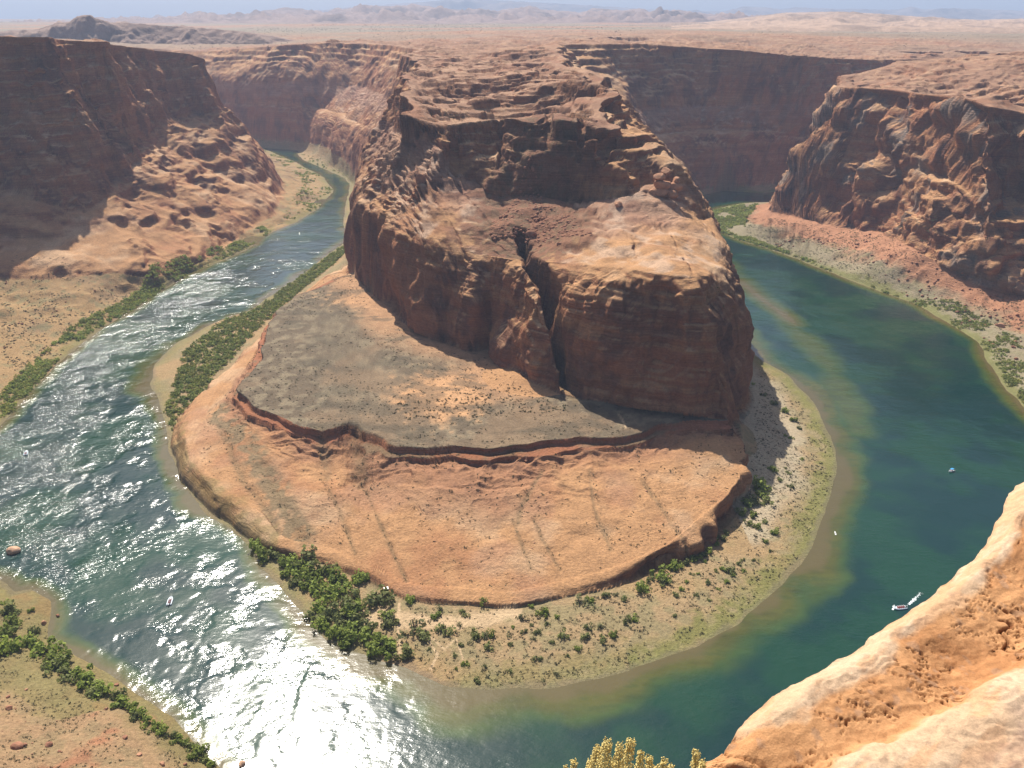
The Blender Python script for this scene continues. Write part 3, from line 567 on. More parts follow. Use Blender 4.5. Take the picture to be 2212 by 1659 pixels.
def scatter(name, pts, geos, r0, r1, label=None, cat=None, flat=1.0, sink=.1):
    pts = np.asarray(pts, np.float32)
    if len(pts) == 0: return None
    zz = ground(pts[:, 0], pts[:, 1]); VV = []; FF = []; CC = []; off = 0; r = np.random.default_rng(len(pts))
    for (x, y), z0 in zip(pts, zz):
        V, Fq, cl = geos[int(r.integers(len(geos)))]; a = r.uniform(0, 6.28); s = r.uniform(r0, r1); ca, sa = math.cos(a)*s, math.sin(a)*s
        VV.append(np.stack([V[:, 0]*ca-V[:, 1]*sa+x, V[:, 0]*sa+V[:, 1]*ca+y, V[:, 2]*s*flat+z0-sink*s], 1)); FF.append(Fq+off); off += len(V); CC.append(cl*r.uniform(.75, 1.25)*np.array([r.uniform(.9, 1.2), 1, 1]))
    me = mesh_np(name, np.concatenate(VV), np.concatenate(FF), False, np.concatenate(CC))
    o = link(name, me, ML); tag(o, label, cat, kind='stuff'); return o
def inpoly(pts, poly):
    x, y = pts[:, 0], pts[:, 1]; c = np.zeros(len(pts), bool); n = len(poly)
    for i in range(n):
        ax, ay = poly[i][:2]; bx, by = poly[(i+1) % n][:2]
        if ay != by: c ^= ((ay > y) != (by > y)) & (x < (bx-ax)*(y-ay)/(by-ay)+ax)
    return c
def region(poly, n, clump=None, thr=0.0, cond=None):
    pp = np.array([q[:2] for q in poly]); lo_, hi_ = pp.min(0), pp.max(0)
    pts = rng.uniform(lo_, hi_, (n, 2)).astype(np.float32); pts = pts[inpoly(pts, poly)]
    if clump: 
        q = f2(pts[:, 0], pts[:, 1], clump, 3, seed=77)+rng.uniform(-.25, .25, len(pts)); pts = pts[q > thr]
    if cond is not None and len(pts): pts = pts[cond(pts[:, 0], pts[:, 1])]
    return pts
def SDI(x, y): return samp(SD['I0'], x, y, GS)
def SDO(x, y): return samp(SD['O0'], x, y, GS)
T1 = zs(6, [(748,522),(748,548),(700,582),(650,618),(600,665),(560,700),(500,765),(462,800),(447,838),(400,872),(378,893),(366,945),(352,915),(358,865),(385,795),(400,748),(470,692),(560,640),(640,590),(700,550)])
scatter('riverside_thicket', region(T1, 5200, cond=lambda x, y: SDI(x, y) > 5), GREEN, 2.0, 3.6)
T2 = zs(3, [(0,780),(0,925),(60,870),(130,800),(210,725),(300,675),(390,615),(450,585),(540,545),(600,505),(560,488),(500,515),(430,560),(370,580),(320,620),(200,665),(110,730)])
scatter('bank_thicket', region(T2, 14000, 26, -.15, lambda x, y: (SDO(x, y) > 2) & (SDO(x, y) < 23)), GREEN, 1.7, 3.3)
T5 = zs(4, [(1532,452),(1600,440),(1640,440),(1612,470),(1608,500),(1650,522),(1760,562),(1745,580),(1650,548),(1560,512),(1528,480)])
scatter('grove_thicket', region(T5, 5200, 40, -.5, lambda x, y: SDO(x, y) > 2), GREEN, 2.2, 4.2)
T6 = zs(4, [(1745,560),(1900,620),(2000,650),(2130,640),(2200,650),(2212,700),(2160,690),(2212,760),(2230,900),(2180,850),(2130,780),(2110,740),(2000,680),(1900,640),(1740,580)])
scatter('right_bank_thicket', region(T6, 9000, 30, -.05, lambda x, y: (SDO(x, y) > 1.5) & (SDO(x, y) < 34)), GREEN, 1.4, 3.0)
T7 = zs(3, [(560,318),(600,322),(660,350),(722,385),(740,412),(700,452),(640,485),(610,470),(640,430),(660,400),(600,350)])
scatter('left_nose_thicket', region(T7, 6000, 34, .05, lambda x, y: (SDO(x, y) > 2) & (SDO(x, y) < 60)), GREEN, 1.8, 3.2)
T8 = zs(3, [(640,326),(655,345),(700,362),(757,395),(757,385),(700,350)])
scatter('far_bank_thicket', region(T8, 700, cond=lambda x, y: SDI(x, y) > 2), GREEN, 2, 3.4)
# low scrub
BR = [(q[0], q[1]) for q in B4]
scatter('bench_scrub', region(BR, 9000, 45, -.25, lambda x, y: samp(SD['I5'], x, y, GS) < -3), SCR+DRY+DARK, .4, 1.1)
scatter('bench_bushes', np.concatenate([region(zs(31, [(880,850),(1100,830),(1290,862),(1440,890),(1300,880),(1060,900),(900,905),(830,900)]), 700, 30, .0)]), DARK, .7, 1.5)
RKS = [(q[0], q[1]) for q in B2]
scatter('slickrock_scrub', region(RKS, 13000, 24, -.08, lambda x, y: samp(SD['B4'], x, y, GS) < -2), DARK, .45, 1.2)
jp = []
for pl, wdt, dep in JOINTS[:10]:
    for a, b in zip(pl[:-1], pl[1:]):
        L = math.hypot(b[0]-a[0], b[1]-a[1]); n = int(L/2.0)
        for kk in range(n): t = kk/n; jp.append((a[0]+(b[0]-a[0])*t+random.gauss(0, wdt*.45), a[1]+(b[1]-a[1])*t+random.gauss(0, wdt*.45)))
scatter('joint_scrub', jp, DARK+SCR, .5, 1.15)
BCH = zs(3, [(1640,790),(1700,830),(1760,900),(1800,960),(1808,1020),(1790,1090),(1760,1150),(1730,1210),(1660,1280),(1590,1340),(1480,1405),(1350,1450),(1200,1478),(1060,1485),(970,1465),(900,1430),(880,1340),(900,1310),(1100,1312),(1250,1292),(1350,1265),(1450,1218),(1540,1182),(1600,1100),(1625,1000),(1625,900)])
def bch(x, y): return (SDI(x, y) > 4) & (samp(SD['B1'], x, y, GS) < -1) & (samp(SD['I5'], x, y, GS) < -1)
scatter('beach_scrub', region(BCH, 16000, 14, -.3, bch), SCR+DARK, .35, 1.0)
scatter('dry_grass', region(BCH, 14000, 30, -.2, lambda x, y: bch(x, y) & (SDI(x, y) < 46)), DRY, .25, .6)
scatter('shore_grass', region(BCH, 16000, 20, -.3, lambda x, y: (SDI(x, y) > 2) & (SDI(x, y) < 13)), [bush_geo(9, 300+i, .5, .6, (.10, .12, .03), (.19, .185, .055)) for i in range(4)], .3, .8)
SL = zs(18, [(0,600),(0,900),(130,780),(300,665),(440,575),(340,590),(150,600)])
scatter('sandy_slope_scrub', region(SL, 6000, 22, -.02, lambda x, y: SDO(x, y) > 8), SCR+DARK, .5, 1.5)
NB = zs(8, [(0,1285),(100,1340),(160,1440),(300,1540),(480,1690),(480,1760),(-40,1760),(-40,1285)])
scatter('near_bank_scrub', region(NB, 6500, 12, -.08, lambda x, y: SDO(x, y) > 2), SCR+DARK+DRY, .25, .8)
RB = zs(14, [(1612,470),(1650,460),(1830,505),(1960,560),(2050,620),(2212,640),(2212,780),(2100,700),(1900,625),(1740,565),(1620,510)])
scatter('terrace_scrub', region(RB, 9000, 30, -.25, lambda x, y: SDO(x, y) > 8), SCR, .6, 1.5)
TOPP = [(-160,1000),(-60,860),(60,860),(110,900),(100,1100),(90,1350),(-170,1400)]
scatter('butte_top_scrub', region(TOPP, 3000, 60, .2), SCR, .5, 1.2)
PLN = [(-900,2300),(900,2050),(2600,3600),(2600,6000),(-1500,6000)]
scatter('plain_scrub', region(PLN, 16000, 300, -.1), SCR, 1.2, 3.0)
print('scrub', round(time.time()-T0, 1))

# shrubs one can count: crown + stems, shared meshes
def tree_proto(i, kind):
    if kind == 'green': g = bush_geo(260, 400+i, .23, .85, (.15, .195, .035), (.33, .385, .08))
    elif kind == 'olive': g = bush_geo(190, 430+i, .24, .75, (.14, .16, .05), (.27, .285, .10))
    else: g = bush_geo(120, 460+i, .2, .7, (.15, .16, .075), (.27, .26, .12))
    cm = mesh_np('crown', *g[:2], False, g[2]); cm.materials.append(ML)
    V = []; Fq = []; r = np.random.default_rng(i)
    for kk in range(5):
        a = r.uniform(0, 6.28); tx_, ty_ = math.cos(a)*.35, math.sin(a)*.35; off = len(V)
        for (bx, by, bz, rr) in ((0, 0, -.15, .06), (tx_*.4, ty_*.4, .25, .045), (tx_, ty_, .6, .015)):
            for q in range(5): V.append((bx+rr*math.cos(q*1.2566)+tx_*.05, by+rr*math.sin(q*1.2566), bz))
        for l in range(2):
            for q in range(5): Fq.append((off+l*5+q, off+l*5+(q+1) % 5, off+l*5+5+(q+1) % 5, off+l*5+5+q))
    tm_ = mesh_np('stems', V, Fq); tm_.materials.append(MBARK)
    return cm, tm_
PROTO = {k: [tree_proto(i, k) for i in range(5)] for k in ('green', 'olive', 'pale')}
ORD = ['leftmost', 'second from the left', 'third from the left', 'fourth from the left', 'fifth from the left', 'sixth from the left', 'seventh from the left', 'eighth from the left', 'ninth from the left', 'tenth from the left']
def ordn(i):
    if i < 10: return ORD[i]
    n = i+1; s_ = 'th' if 10 <= n % 100 <= 20 else {1: 'st', 2: 'nd', 3: 'rd'}.get(n % 10, 'th'); return '%d%s from the left' % (n, s_)
def conv(l, x0, y0): return [(x0+a/3.0, y0+b/3.0, c/3.0) for a, b, c in l]
def plant_set(lst, z, kinds, label, group):
    lst = sorted(lst)
    for i, (px, py, rp) in enumerate(lst):
        x, y, _ = Z(px, py, z); g0 = float(ground([x], [y])[0]); x, y, _ = Z(px, py+rp*.3, g0); g0 = float(ground([x], [y])[0])
        dist = math.sqrt(x*x+y*y+(HC-g0)**2); r_ = max(.7, rp*(1.35 if rp > 11.5 else 1.2)*dist/F)
        kd = kinds[i % len(kinds)]; cm, tm_ = PROTO[kd][(i*7+3) % 5]
        o = link('shrub', None); o.location = (x, y, g0-.05*r_); o.rotation_euler = (0, 0, i*2.4); o.scale = (r_, r_, r_*random.uniform(.9, 1.2))
        link('crown', cm, None, o); link('stems', tm_, None, o)
        size = 'large' if r_ > 4 else 'middling' if r_ > 2.4 else 'small'
        tag(o, f'{size} {dict(green="dark green", olive="olive green", pale="pale dusty")[kd]} {label}, {ordn(i)}', 'shrub', group)
GR = [(553,1178,14),(572,1195,15),(598,1193,14),(615,1215,14),(640,1213,16),(663,1205,22),(650,1238,16),(680,1238,17),(702,1232,16),(722,1245,17),(742,1256,16),(690,1268,16),(712,1284,16),(740,1282,17),(762,1292,16),(777,1256,13),(790,1247,12),(665,1264,15),(638,1258,13),(622,1238,12),(820,1290,28),
      (690,1312,16),(712,1330,19),(736,1342,18),(752,1328,17),(772,1336,17),(762,1362,18),(786,1352,18),(782,1382,18),(812,1388,20),(832,1400,20),(702,1350,15),(726,1372,18),(752,1388,18),(746,1310,17),(772,1312,16),(680,1332,14),(842,1345,14),(832,1335,14)]
plant_set(GR, 3, ['green', 'green', 'olive'], 'grove shrub at the bend', 'shrubs of the grove at the bend')
BS = conv([(450,560,32),(640,620,28),(615,675,32),(800,655,28),(765,730,22),(675,760,40),(930,580,26),(300,710,40),(475,740,60),(540,810,45),(400,790,15),(225,730,22),(1235,610,18),(1310,645,33),(1175,685,33),(1550,580,45),(1615,570,28),(1725,535,28),(1780,535,20),(1835,560,26),(1090,800,22),(1185,775,20),(1270,775,26),(1250,820,18),(1110,745,14),(1440,800,30),(1590,800,32),(1690,825,26),(1600,745,24),(1670,740,28),(1760,800,28),(1850,700,28),(1900,690,24),(1525,885,24),(1270,950,26),(945,870,30),(870,800,36),(930,790,32),(980,800,28),(775,860,20),(820,840,20),(735,935,18),(800,985,20),(930,1000,14),(1095,1030,16),(745,1015,12),(570,890,14),(1090,855,18),(1365,840,20),(420,925,48),(290,880,30),(880,1090,26),(1400,1050,22),(1320,1085,18),(1470,930,14),(1335,720,16),(1230,730,14),(1390,680,16)], 737, 1106)
plant_set(BS, 2.5, ['olive', 'green', 'pale', 'olive'], 'shrub on the front beach', 'shrubs on the front beach')
RS = conv([(1940,485,45),(2080,410,45),(2090,455,33),(2000,430,28),(2160,350,36)], 737, 1106)+conv([(30,340,34),(90,330,30),(150,300,30),(200,270,30),(240,250,26),(290,200,30),(320,170,26),(350,130,26),(460,15,28),(520,15,28),(500,70,24),(550,100,24),(660,135,26),(610,190,20),(600,60,20),(460,310,15),(430,330,18),(370,380,30),(330,370,22),(465,380,14),(230,460,20),(100,450,14),(170,400,12),(360,455,15),(240,570,14),(300,500,12),(160,540,15),(60,500,18),(30,540,22),(20,670,16),(530,310,14),(640,250,12),(400,410,15),(290,380,15),(130,400,14),(220,320,12)], 1451, 1106)
plant_set(RS, 3, ['green', 'olive'], 'shrub on the right front beach', 'shrubs on the right front beach')
RU = conv([(500,750,26),(590,925,18),(660,980,25),(730,1030,25),(785,1090,22),(825,1140,18),(740,1190,12),(770,1205,14),(850,1345,12),(755,1430,15),(770,1520,20),(670,1410,20),(700,1480,20),(640,1400,18),(560,1500,42),(590,1560,40),(530,1620,42),(480,1620,32),(440,1550,22),(610,1620,34),(525,860,12),(735,1400,10)], 1451, 544)
plant_set(RU, 4, ['olive', 'green'], 'shrub on gravel below the right cliff', 'shrubs on the right gravel')
NS = conv([(50,640,40),(100,700,36),(40,780,44),(90,870,50),(200,640,18),(220,770,32),(190,840,36),(230,850,36),(300,900,54),(370,960,54),(350,1010,46),(420,1000,46),(440,1060,46),(520,1060,46),(560,1100,46),(600,1170,46),(650,1160,42),(690,1180,46),(760,1200,38),(790,1240,42),(850,1280,38),(870,1330,34),(920,1320,34),(950,1360,34),(1000,1390,30),(1050,1430,34),(1100,1450,30),(1150,1470,30),(1200,1490,30),(1240,1510,30),(1280,1560,36),(1240,1590,28),(1330,1590,30),(1370,1630,30),(960,1430,14),(20,920,30),(10,860,30),(110,650,22),(30,590,18)], 0, 1106)
plant_set(NS, 3, ['green', 'olive', 'green'], 'shrub on the near left bank', 'shrubs along the near left bank')
print('shrubs', round(time.time()-T0, 1))

# ------------------------------------------------------------------ boulders
import bmesh
MR = plain_mat('boulder_rock', (.42, .22, .13), .9, .1, .35, .9); MR2 = plain_mat('boulder_red', (.29, .14, .085), .9, .1, .3, 1.2); MR3 = plain_mat('boulder_pale', (.50, .31, .20), .9, .1, .3, .8)
def rock_mesh(seed, sub=3):
    bm = bmesh.new(); bmesh.ops.create_icosphere(bm, subdivisions=sub, radius=1)
    r = np.random.default_rng(seed); pl = r.normal(0, 1, (9, 3)); pl /= np.linalg.norm(pl, axis=1, keepdims=True); dd_ = r.uniform(.55, .9, 9)
    co = np.array([v.co[:] for v in bm.verts])
    for p, d_ in zip(pl, dd_):
        q = co@p; over = np.maximum(q-d_, 0); co -= over[:, None]*p
    co *= (1+.07*f3(co[:, 0]+seed, co[:, 1], co[:, 2], .6, 3))[:, None]
    for v, c_ in zip(bm.verts, co): v.co = c_
    me = bpy.data.meshes.new('boulder'); bm.to_mesh(me); bm.free(); return me
ROCKS = [rock_mesh(500+i) for i in range(6)]
for me in ROCKS: me.materials.append(MR)
def boulder(px, py, z, wpx, label, mat=MR, i=0, flat=.7, group='loose boulders'):
    x, y, zz = Z(px, py, z) if z is not None else (0, 0, 0)
    g0 = max(float(ground([x], [y])[0]), 0.0 if z == 0 else -9)
    dist = math.sqrt(x*x+y*y+(HC-g0)**2); r_ = wpx/2*dist/F
    me = ROCKS[i % 6].copy(); me.materials.clear(); me.materials.append(mat)
    o = link('boulder', me); o.location = (x, y, g0+r_*flat*.45); o.scale = (r_, r_*.85, r_*flat); o.rotation_euler = (0, 0, i*1.3)
    tag(o, label, 'boulder', group); return o
def bY(px, py, yy, wpx, label, mat=MR, i=0, flat=.8, group='loose boulders'):
    x, y, z = Y(px, py, yy); g0 = float(ground([x], [y])[0]); r_ = wpx/2*math.sqrt(x*x+y*y+(HC-g0)**2)/F
    me = ROCKS[i % 6].copy(); me.materials.clear(); me.materials.append(mat)
    o = link('boulder', me); o.location = (x, y, g0+r_*flat*.5); o.scale = (r_, r_*.85, r_*flat); o.rotation_euler = (0, 0, i*1.3)
    tag(o, label, 'boulder', group); return o
rb_ = boulder(30, 1192, 0, 25, 'lone split boulder in the river near the left edge, plants on its side', MR3, 0, .6)
x, y, z = rb_.location
scatter('boulder_plants', [(x-2.0+random.gauss(0, .6), y+.3+random.gauss(0, 1.0)) for _ in range(10)], GREEN, .7, 1.2, None, None, 1, -1.2)
boulder(93, 1339, 3, 13, 'pinkish boulder at the water edge of the near left bank', MR, 1)
boulder(125, 1331, 0, 8, 'small red rock poking out of the river off the near left bank', MR2, 2)
boulder(253, 1483, 0, 9, 'dark red rock at the water edge beside the row of near bank shrubs', MR2, 3)
boulder(523, 1652, 0, 15, 'pale pink boulder surrounded by the white glare on the river', MR3, 4)
for i, (a, b_, c_, t_) in enumerate([(50,1652,30,'broad jagged red outcrop at the bottom left corner'),(66,1646,16,'upright red slab beside the bottom left outcrop'),(350,1649,16,'rounded orange boulder on the near slope below the shrub row'),(303,1636,15,'flat orange boulder left of the rounded one on the near slope'),(115,1639,20,'low red slab right of the bottom left outcrop'),(28,1558,18,'dark red boulder on the near slope at the left frame edge'),(23,1523,12,'small dark red rock above the boulder at the left frame edge'),(230,1533,14,'flat orange rock just below the shrubs of the near bank'),(397,1639,12,'red boulder at the lower end of the shrub row'),(273,1603,15,'reddish boulder in the middle of the near slope'),(137,1654,9,'small dark rock at the bottom edge of the near slope'),(245,1528,10,'small orange rock touching the near bank shrubs'),(60,1500,9,'small rust rock high on the near slope')]):
    boulder(a, b_, 6, c_*.72, t_, MR2 if 'dark' in t_ or 'red' in t_ else MR, i, .6)
boulder(2164, 694, 12, 14, 'rounded orange boulder on the red slope of the right bank', MR, 2)
boulder(1614, 1057, 4, 16, 'pale boulder among shrubs at the foot of the right bench cliff', MR3, 3)
boulder(1604, 1068, 4, 11, 'smaller pale boulder below the one at the right bench cliff', MR3, 5)
bY(1147, 493, 735, 24, 'biggest dark red boulder on the rubble below the upper cliff', MR2, 0)
bY(1168, 519, 712, 13, 'dark boulder just right of the head of the great crack', MR2, 1)
bY(1208, 529, 694, 13, 'dark boulder on the pale shoulder edge right of the great crack', MR2, 2)
bY(1190, 545, 672, 7, 'small dark boulder near the shoulder edge', MR2, 2)
bY(911, 424, 835, 24, 'square dark block standing on the left shoulder of the butte', MR2, 3, 1.3)
bY(1337, 413, 765, 20, 'orange boulder at the foot of the upper cliff, left of the rock stack', MR, 4)
# rock stack at the right end of the upper cliff
r0 = Y(1428, 420, 800); g0 = float(ground([r0[0]], [r0[1]])[0]); st = link('rock_stack', None); st.location = (r0[0], r0[1], g0)
for i, (a, b_, c_, s1, s2) in enumerate([(0,0,4,11,6),(-9,-3,3,8,5),(9,-2,3,9,5),(1,-1,12,9,5),(-3,-2,19,7,4.5),(3,0,24,6,3.5),(13,0,9,7,5),(-12,-5,1,6,3),(14,2,15,5,3.5)]):
    o = link('slab', ROCKS[i % 6], None, st); o.location = (a, b_, c_-3); o.scale = (s1, s1*.8, s2); o.rotation_euler = (0, 0, i)
tag(st, 'tall stack of rounded orange rocks at the right end of the upper cliff', 'rock formation')
# rubble, stuff
def rubble(name, pts, r0, r1, mat):
    pts = np.asarray(pts); zz = ground(pts[:, 0], pts[:, 1]); VV = []; FF = []; off = 0; base = []
    for i in range(5):
        me = rock_mesh(600+i, 1); V = np.empty(len(me.vertices)*3); me.vertices.foreach_get('co', V); base.append((V.reshape(-1, 3), np.array([p.vertices[:] for p in me.polygons]))); bpy.data.meshes.remove(me)
    for (x, y), z in zip(pts, zz):
        V, Fq = base[int(rng.integers(5))]; s_ = r0+(r1-r0)*rng.random()**3; a = rng.random()*6.28
        VV.append(np.stack([(V[:, 0]*math.cos(a)-V[:, 1]*math.sin(a))*s_+x, (V[:, 0]*math.sin(a)+V[:, 1]*math.cos(a))*s_+y, V[:, 2]*s_*.75+z+.2*s_], 1)); FF.append(Fq+off); off += len(V)
    o = link(name, mesh_np(name, np.concatenate(VV), np.concatenate(FF)), mat); tag(o, kind='stuff')
TL = [Y(1145,395,828)[:2], Y(1060,470,770)[:2], Y(1060,515,735)[:2], Y(1120,508,732)[:2], Y(1280,530,690)[:2], Y(1240,470,745)[:2]]
rubble('talus_rubble', region(TL, 5200), .4, 2.6, MR2)
rubble('shoulder_rubble', region([Y(790,400,930)[:2], Y(900,470,820)[:2], Y(1110,505,740)[:2], Y(1520,570,650)[:2], Y(1440,430,760)[:2], Y(1010,410,800)[:2]], 500), .4, 1.6, MR2)
rubble('bench_rubble', region([q[:2] for q in B2], 1800, 20, .1, lambda x, y: samp(SD['B4'], x, y, GS) < -1), .3, 1.2, MR)
rubble('right_bank_rubble', region(zs(20, [(1650,490),(1900,520),(2050,600),(2212,600),(2212,760),(2000,640),(1800,570)]), 2600, 40, -.1, lambda x, y: SDO(x, y) > 6), .6, 2.6, MR2)
rubble('near_slope_rubble', region(NB, 1300, 20, -.1, lambda x, y: SDO(x, y) > 3), .12, .6, MR)
rubble('left_slope_rubble', region(SL, 900, 30, 0, lambda x, y: SDO(x, y) > 4), .4, 1.8, MR2)
print('rocks', round(time.time()-T0, 1))

# ------------------------------------------------------------------ boats, people, hut
MWH = plain_mat('white_paint', (.8, .81, .8), .35, .5, .04); MGY = plain_mat('grey_tube', (.62, .68, .74), .45, .5, .05); MDK = plain_mat('dark_deck', (.10, .10, .11), .7); MBL = plain_mat('blue_canvas', (.05, .30, .62), .6, .3, .08)
MSK = plain_mat('skin', (.45, .26, .18), .6); MRD = plain_mat('red_vest', (.40, .04, .04), .7); MWV = plain_mat('white_shirt', (.75, .75, .72), .8); MFO = plain_mat('foam', (.75, .80, .80), .6, .3, .1)
def tube_mesh(name, path, rad, seg=8):
    V = []; Fq = []; n = len(path)
    for i, p in enumerate(path):
        a = np.array(path[max(i-1, 0)], float); b_ = np.array(path[min(i+1, n-1)], float); t = b_-a; t /= np.linalg.norm(t)
        up = np.array([0, 0, 1.]) if abs(t[2]) < .9 else np.array([1., 0, 0]); s1 = np.cross(t, up); s1 /= np.linalg.norm(s1); s2 = np.cross(s1, t)
        r_ = rad[i] if isinstance(rad, (list, tuple)) else rad
        for q in range(seg): V.append(np.array(p)+r_*(math.cos(q*2*PI/seg)*s1+math.sin(q*2*PI/seg)*s2))
    for i in range(n-1):
        for q in range(seg): Fq.append((i*seg+q, i*seg+(q+1) % seg, (i+1)*seg+(q+1) % seg, (i+1)*seg+q))
    me = bpy.data.meshes.new(name); me.from_pydata([tuple(v_) for v_ in V], [], Fq+[tuple(range(seg))[::-1], tuple(range((n-1)*seg, n*seg))]); me.update()
    for p in me.polygons: p.use_smooth = len(p.vertices) == 4
    return me
def box_mesh(name, boxes, bev=.02):
    bm = bmesh.new()
    for (x0, y0, z0, x1, y1, z1) in boxes:
        r = bmesh.ops.create_cube(bm, size=1); bmesh.ops.scale(bm, vec=(x1-x0, y1-y0, z1-z0), verts=r['verts']); bmesh.ops.translate(bm, vec=((x0+x1)/2, (y0+y1)/2, (z0+z1)/2), verts=r['verts'])
    if bev: bmesh.ops.bevel(bm, geom=bm.edges[:], offset=bev, segments=1, affect='EDGES')
    me = bpy.data.meshes.new(name); bm.to_mesh(me); bm.free(); return me
def seated_person(name='person'):
    # one continuous body grown with a Skin modifier, seated, facing +x
    v_ = [(0,0,.45),(0,0,.62),(0,0,.85),(0,0,1.0),(.02,0,1.08),(.03,0,1.2),(.03,0,1.27), (.03,.19,.93),(.16,.24,.70),(.34,.16,.62),(.42,.14,.60), (.03,-.19,.93),(.16,-.24,.70),(.34,-.16,.62),(.42,-.14,.60), (.10,.1,.45),(.45,.12,.47),(.48,.12,.08),(.60,.12,.05), (.10,-.1,.45),(.45,-.12,.47),(.48,-.12,.08),(.60,-.12,.05)]
    e = [(0,1),(1,2),(2,3),(3,4),(4,5),(5,6),(3,7),(7,8),(8,9),(9,10),(3,11),(11,12),(12,13),(13,14),(0,15),(15,16),(16,17),(17,18),(0,19),(19,20),(20,21),(21,22)]
    rd = [.15,.14,.17,.12,.055,.10,.085,.07,.05,.04,.035,.07,.05,.04,.035,.10,.075,.05,.045,.10,.075,.05,.045]
    me = bpy.data.meshes.new('person'); me.from_pydata(v_, e, []); o = link(name, me, MRD)
    md = o.modifiers.new('skin', 'SKIN')
    for sv, r_ in zip(me.skin_vertices[0].data, rd): sv.radius = (r_, r_)
    me.skin_vertices[0].data[0].use_root = True
    o.modifiers.new('sub', 'SUBSURF').levels = 1
    return o
hat_me = tube_mesh('hat', [(.03,0,1.27),(.03,0,1.29),(.03,0,1.30),(.03,0,1.38)], [.17,.17,.10,.07], 10); hat_me.materials.append(MWV)
def raft_proto():
    r = link('tour_raft', None)
    for s_ in (-1, 1):
        link('side_tube', tube_mesh('side_tube', [(-3.7,s_*1.05,.35),(-2.5,s_*1.15,.33),(1.6,s_*1.15,.33),(2.8,s_*.85,.42),(3.6,s_*.35,.65),(3.8,s_*.08,.72)], [.30,.36,.36,.34,.30,.24], 12), MGY, r)
    link('deck', box_mesh('deck', [(-3.5,-.85,.28,2.4,.85,.40)]), MDK, r)
    for k_ in range(4): link('bench_seat', box_mesh('bench_seat', [(-2.2+k_*1.15,-.8,.42,-1.85+k_*1.15,.8,.78)]), MWH, r)
    link('console', box_mesh('console', [(-3.1,-.3,.42,-2.7,.3,1.2)]), MWH, r)
    link('bow_locker', box_mesh('bow_locker', [(2.1,-.5,.4,2.9,.5,.85)], .06), MWH, r)
    mt = link('outboard_motor', box_mesh('outboard_motor', [(-4.2,-.2,.5,-3.75,.2,1.0),(-4.1,-.08,-.4,-3.9,.08,.5)], .05), MDK, r)
    link('engine_cover', box_mesh('engine_cover', [(-4.25,-.22,1.0,-3.7,.22,1.2)], .06), MWH, mt)
    return r
def copy_tree(o, parent=None):
    c_ = o.copy(); COL.objects.link(c_)
    if parent is not None: c_.parent = parent
    for ch in list(o.children): copy_tree(ch, c_)
    return c_
raft0 = raft_proto(); per0 = None
def place_raft(first, px, py, head, label, npass, gl, where):
    global per0
    o = raft0 if first else copy_tree(raft0); x, y, _ = Z(px, py, 0.3); o.location = (x, y, 0); o.rotation_euler = (0, 0, head); tag(o, label, 'boat', 'tour rafts on the river')
    k_ = 0
    for row in range(4):
        for s_ in (-.5, 0, .5):
            if k_ >= npass: break
            if per0 is None: per0 = seated_person(); p_ = per0; link('hat', hat_me, None, p_)
            else: p_ = copy_tree(per0)
            lx, ly = -2.0+row*1.15, s_; p_.location = (x+lx*math.cos(head)-ly*math.sin(head), y+lx*math.sin(head)+ly*math.cos(head), .36); p_.rotation_euler = (0, 0, head)
            side = {-.5: 'on the right', 0: 'in the middle', .5: 'on the left'}[s_]; rw_ = ['back', 'third', 'second', 'front'][row]
            tag(p_, f'person in white hat {side} of the {rw_} bench, {where}', 'person', gl); k_ += 1
place_raft(True, 1945, 1313, math.radians(190), 'white tour raft full of passengers trailing a short wake near the foreground rim', 12, 'passengers of the raft with a wake', 'raft with a wake')
place_raft(False, 367, 1299, math.radians(100), 'white tour raft in the dark patch between the sun glints on the left reach', 9, 'passengers of the raft among the glints', 'raft among the glints')
place_raft(False, 56, 979, math.radians(110), 'white tour raft far up the left reach near the left frame edge', 6, 'passengers of the raft at the left edge', 'raft at the left edge')
# wake
def foam(name, x0, y0, x1, y1, w0, w1, n, seed):
    r = np.random.default_rng(seed); V = []; Fq = []
    for i in range(n):
        t = r.random(); w_ = (w0+(w1-w0)*t)*(1-.2*t); cx_ = x0+(x1-x0)*t+r.normal(0, w_*.28); cy_ = y0+(y1-y0)*t+r.normal(0, w_*.28); s_ = r.uniform(.15, .55)*(1.2-t*.8); off = len(V); m_ = 6
        for q in range(m_): a = q*2*PI/m_+r.uniform(-.3, .3); V.append((cx_+s_*math.cos(a)*r.uniform(.6, 1.2), cy_+s_*math.sin(a)*r.uniform(.6, 1.2), .03+.002*(i % 40)))
        Fq.append(tuple(range(off, off+m_)))
    me = bpy.data.meshes.new(name); me.from_pydata(V, [], Fq); o = link(name, me, MFO); tag(o, kind='stuff')
a_ = Z(1963, 1306, 0); b_ = Z(1990, 1280, 0); foam('boat_wake', a_[0], a_[1], b_[0], b_[1], .9, 2.2, 130, 1)
a_ = Z(1932, 1312, 0); foam('bow_spray', a_[0]-1.5, a_[1]-1.8, a_[0]+1, a_[1]+2.5, .8, 1.2, 26, 2)
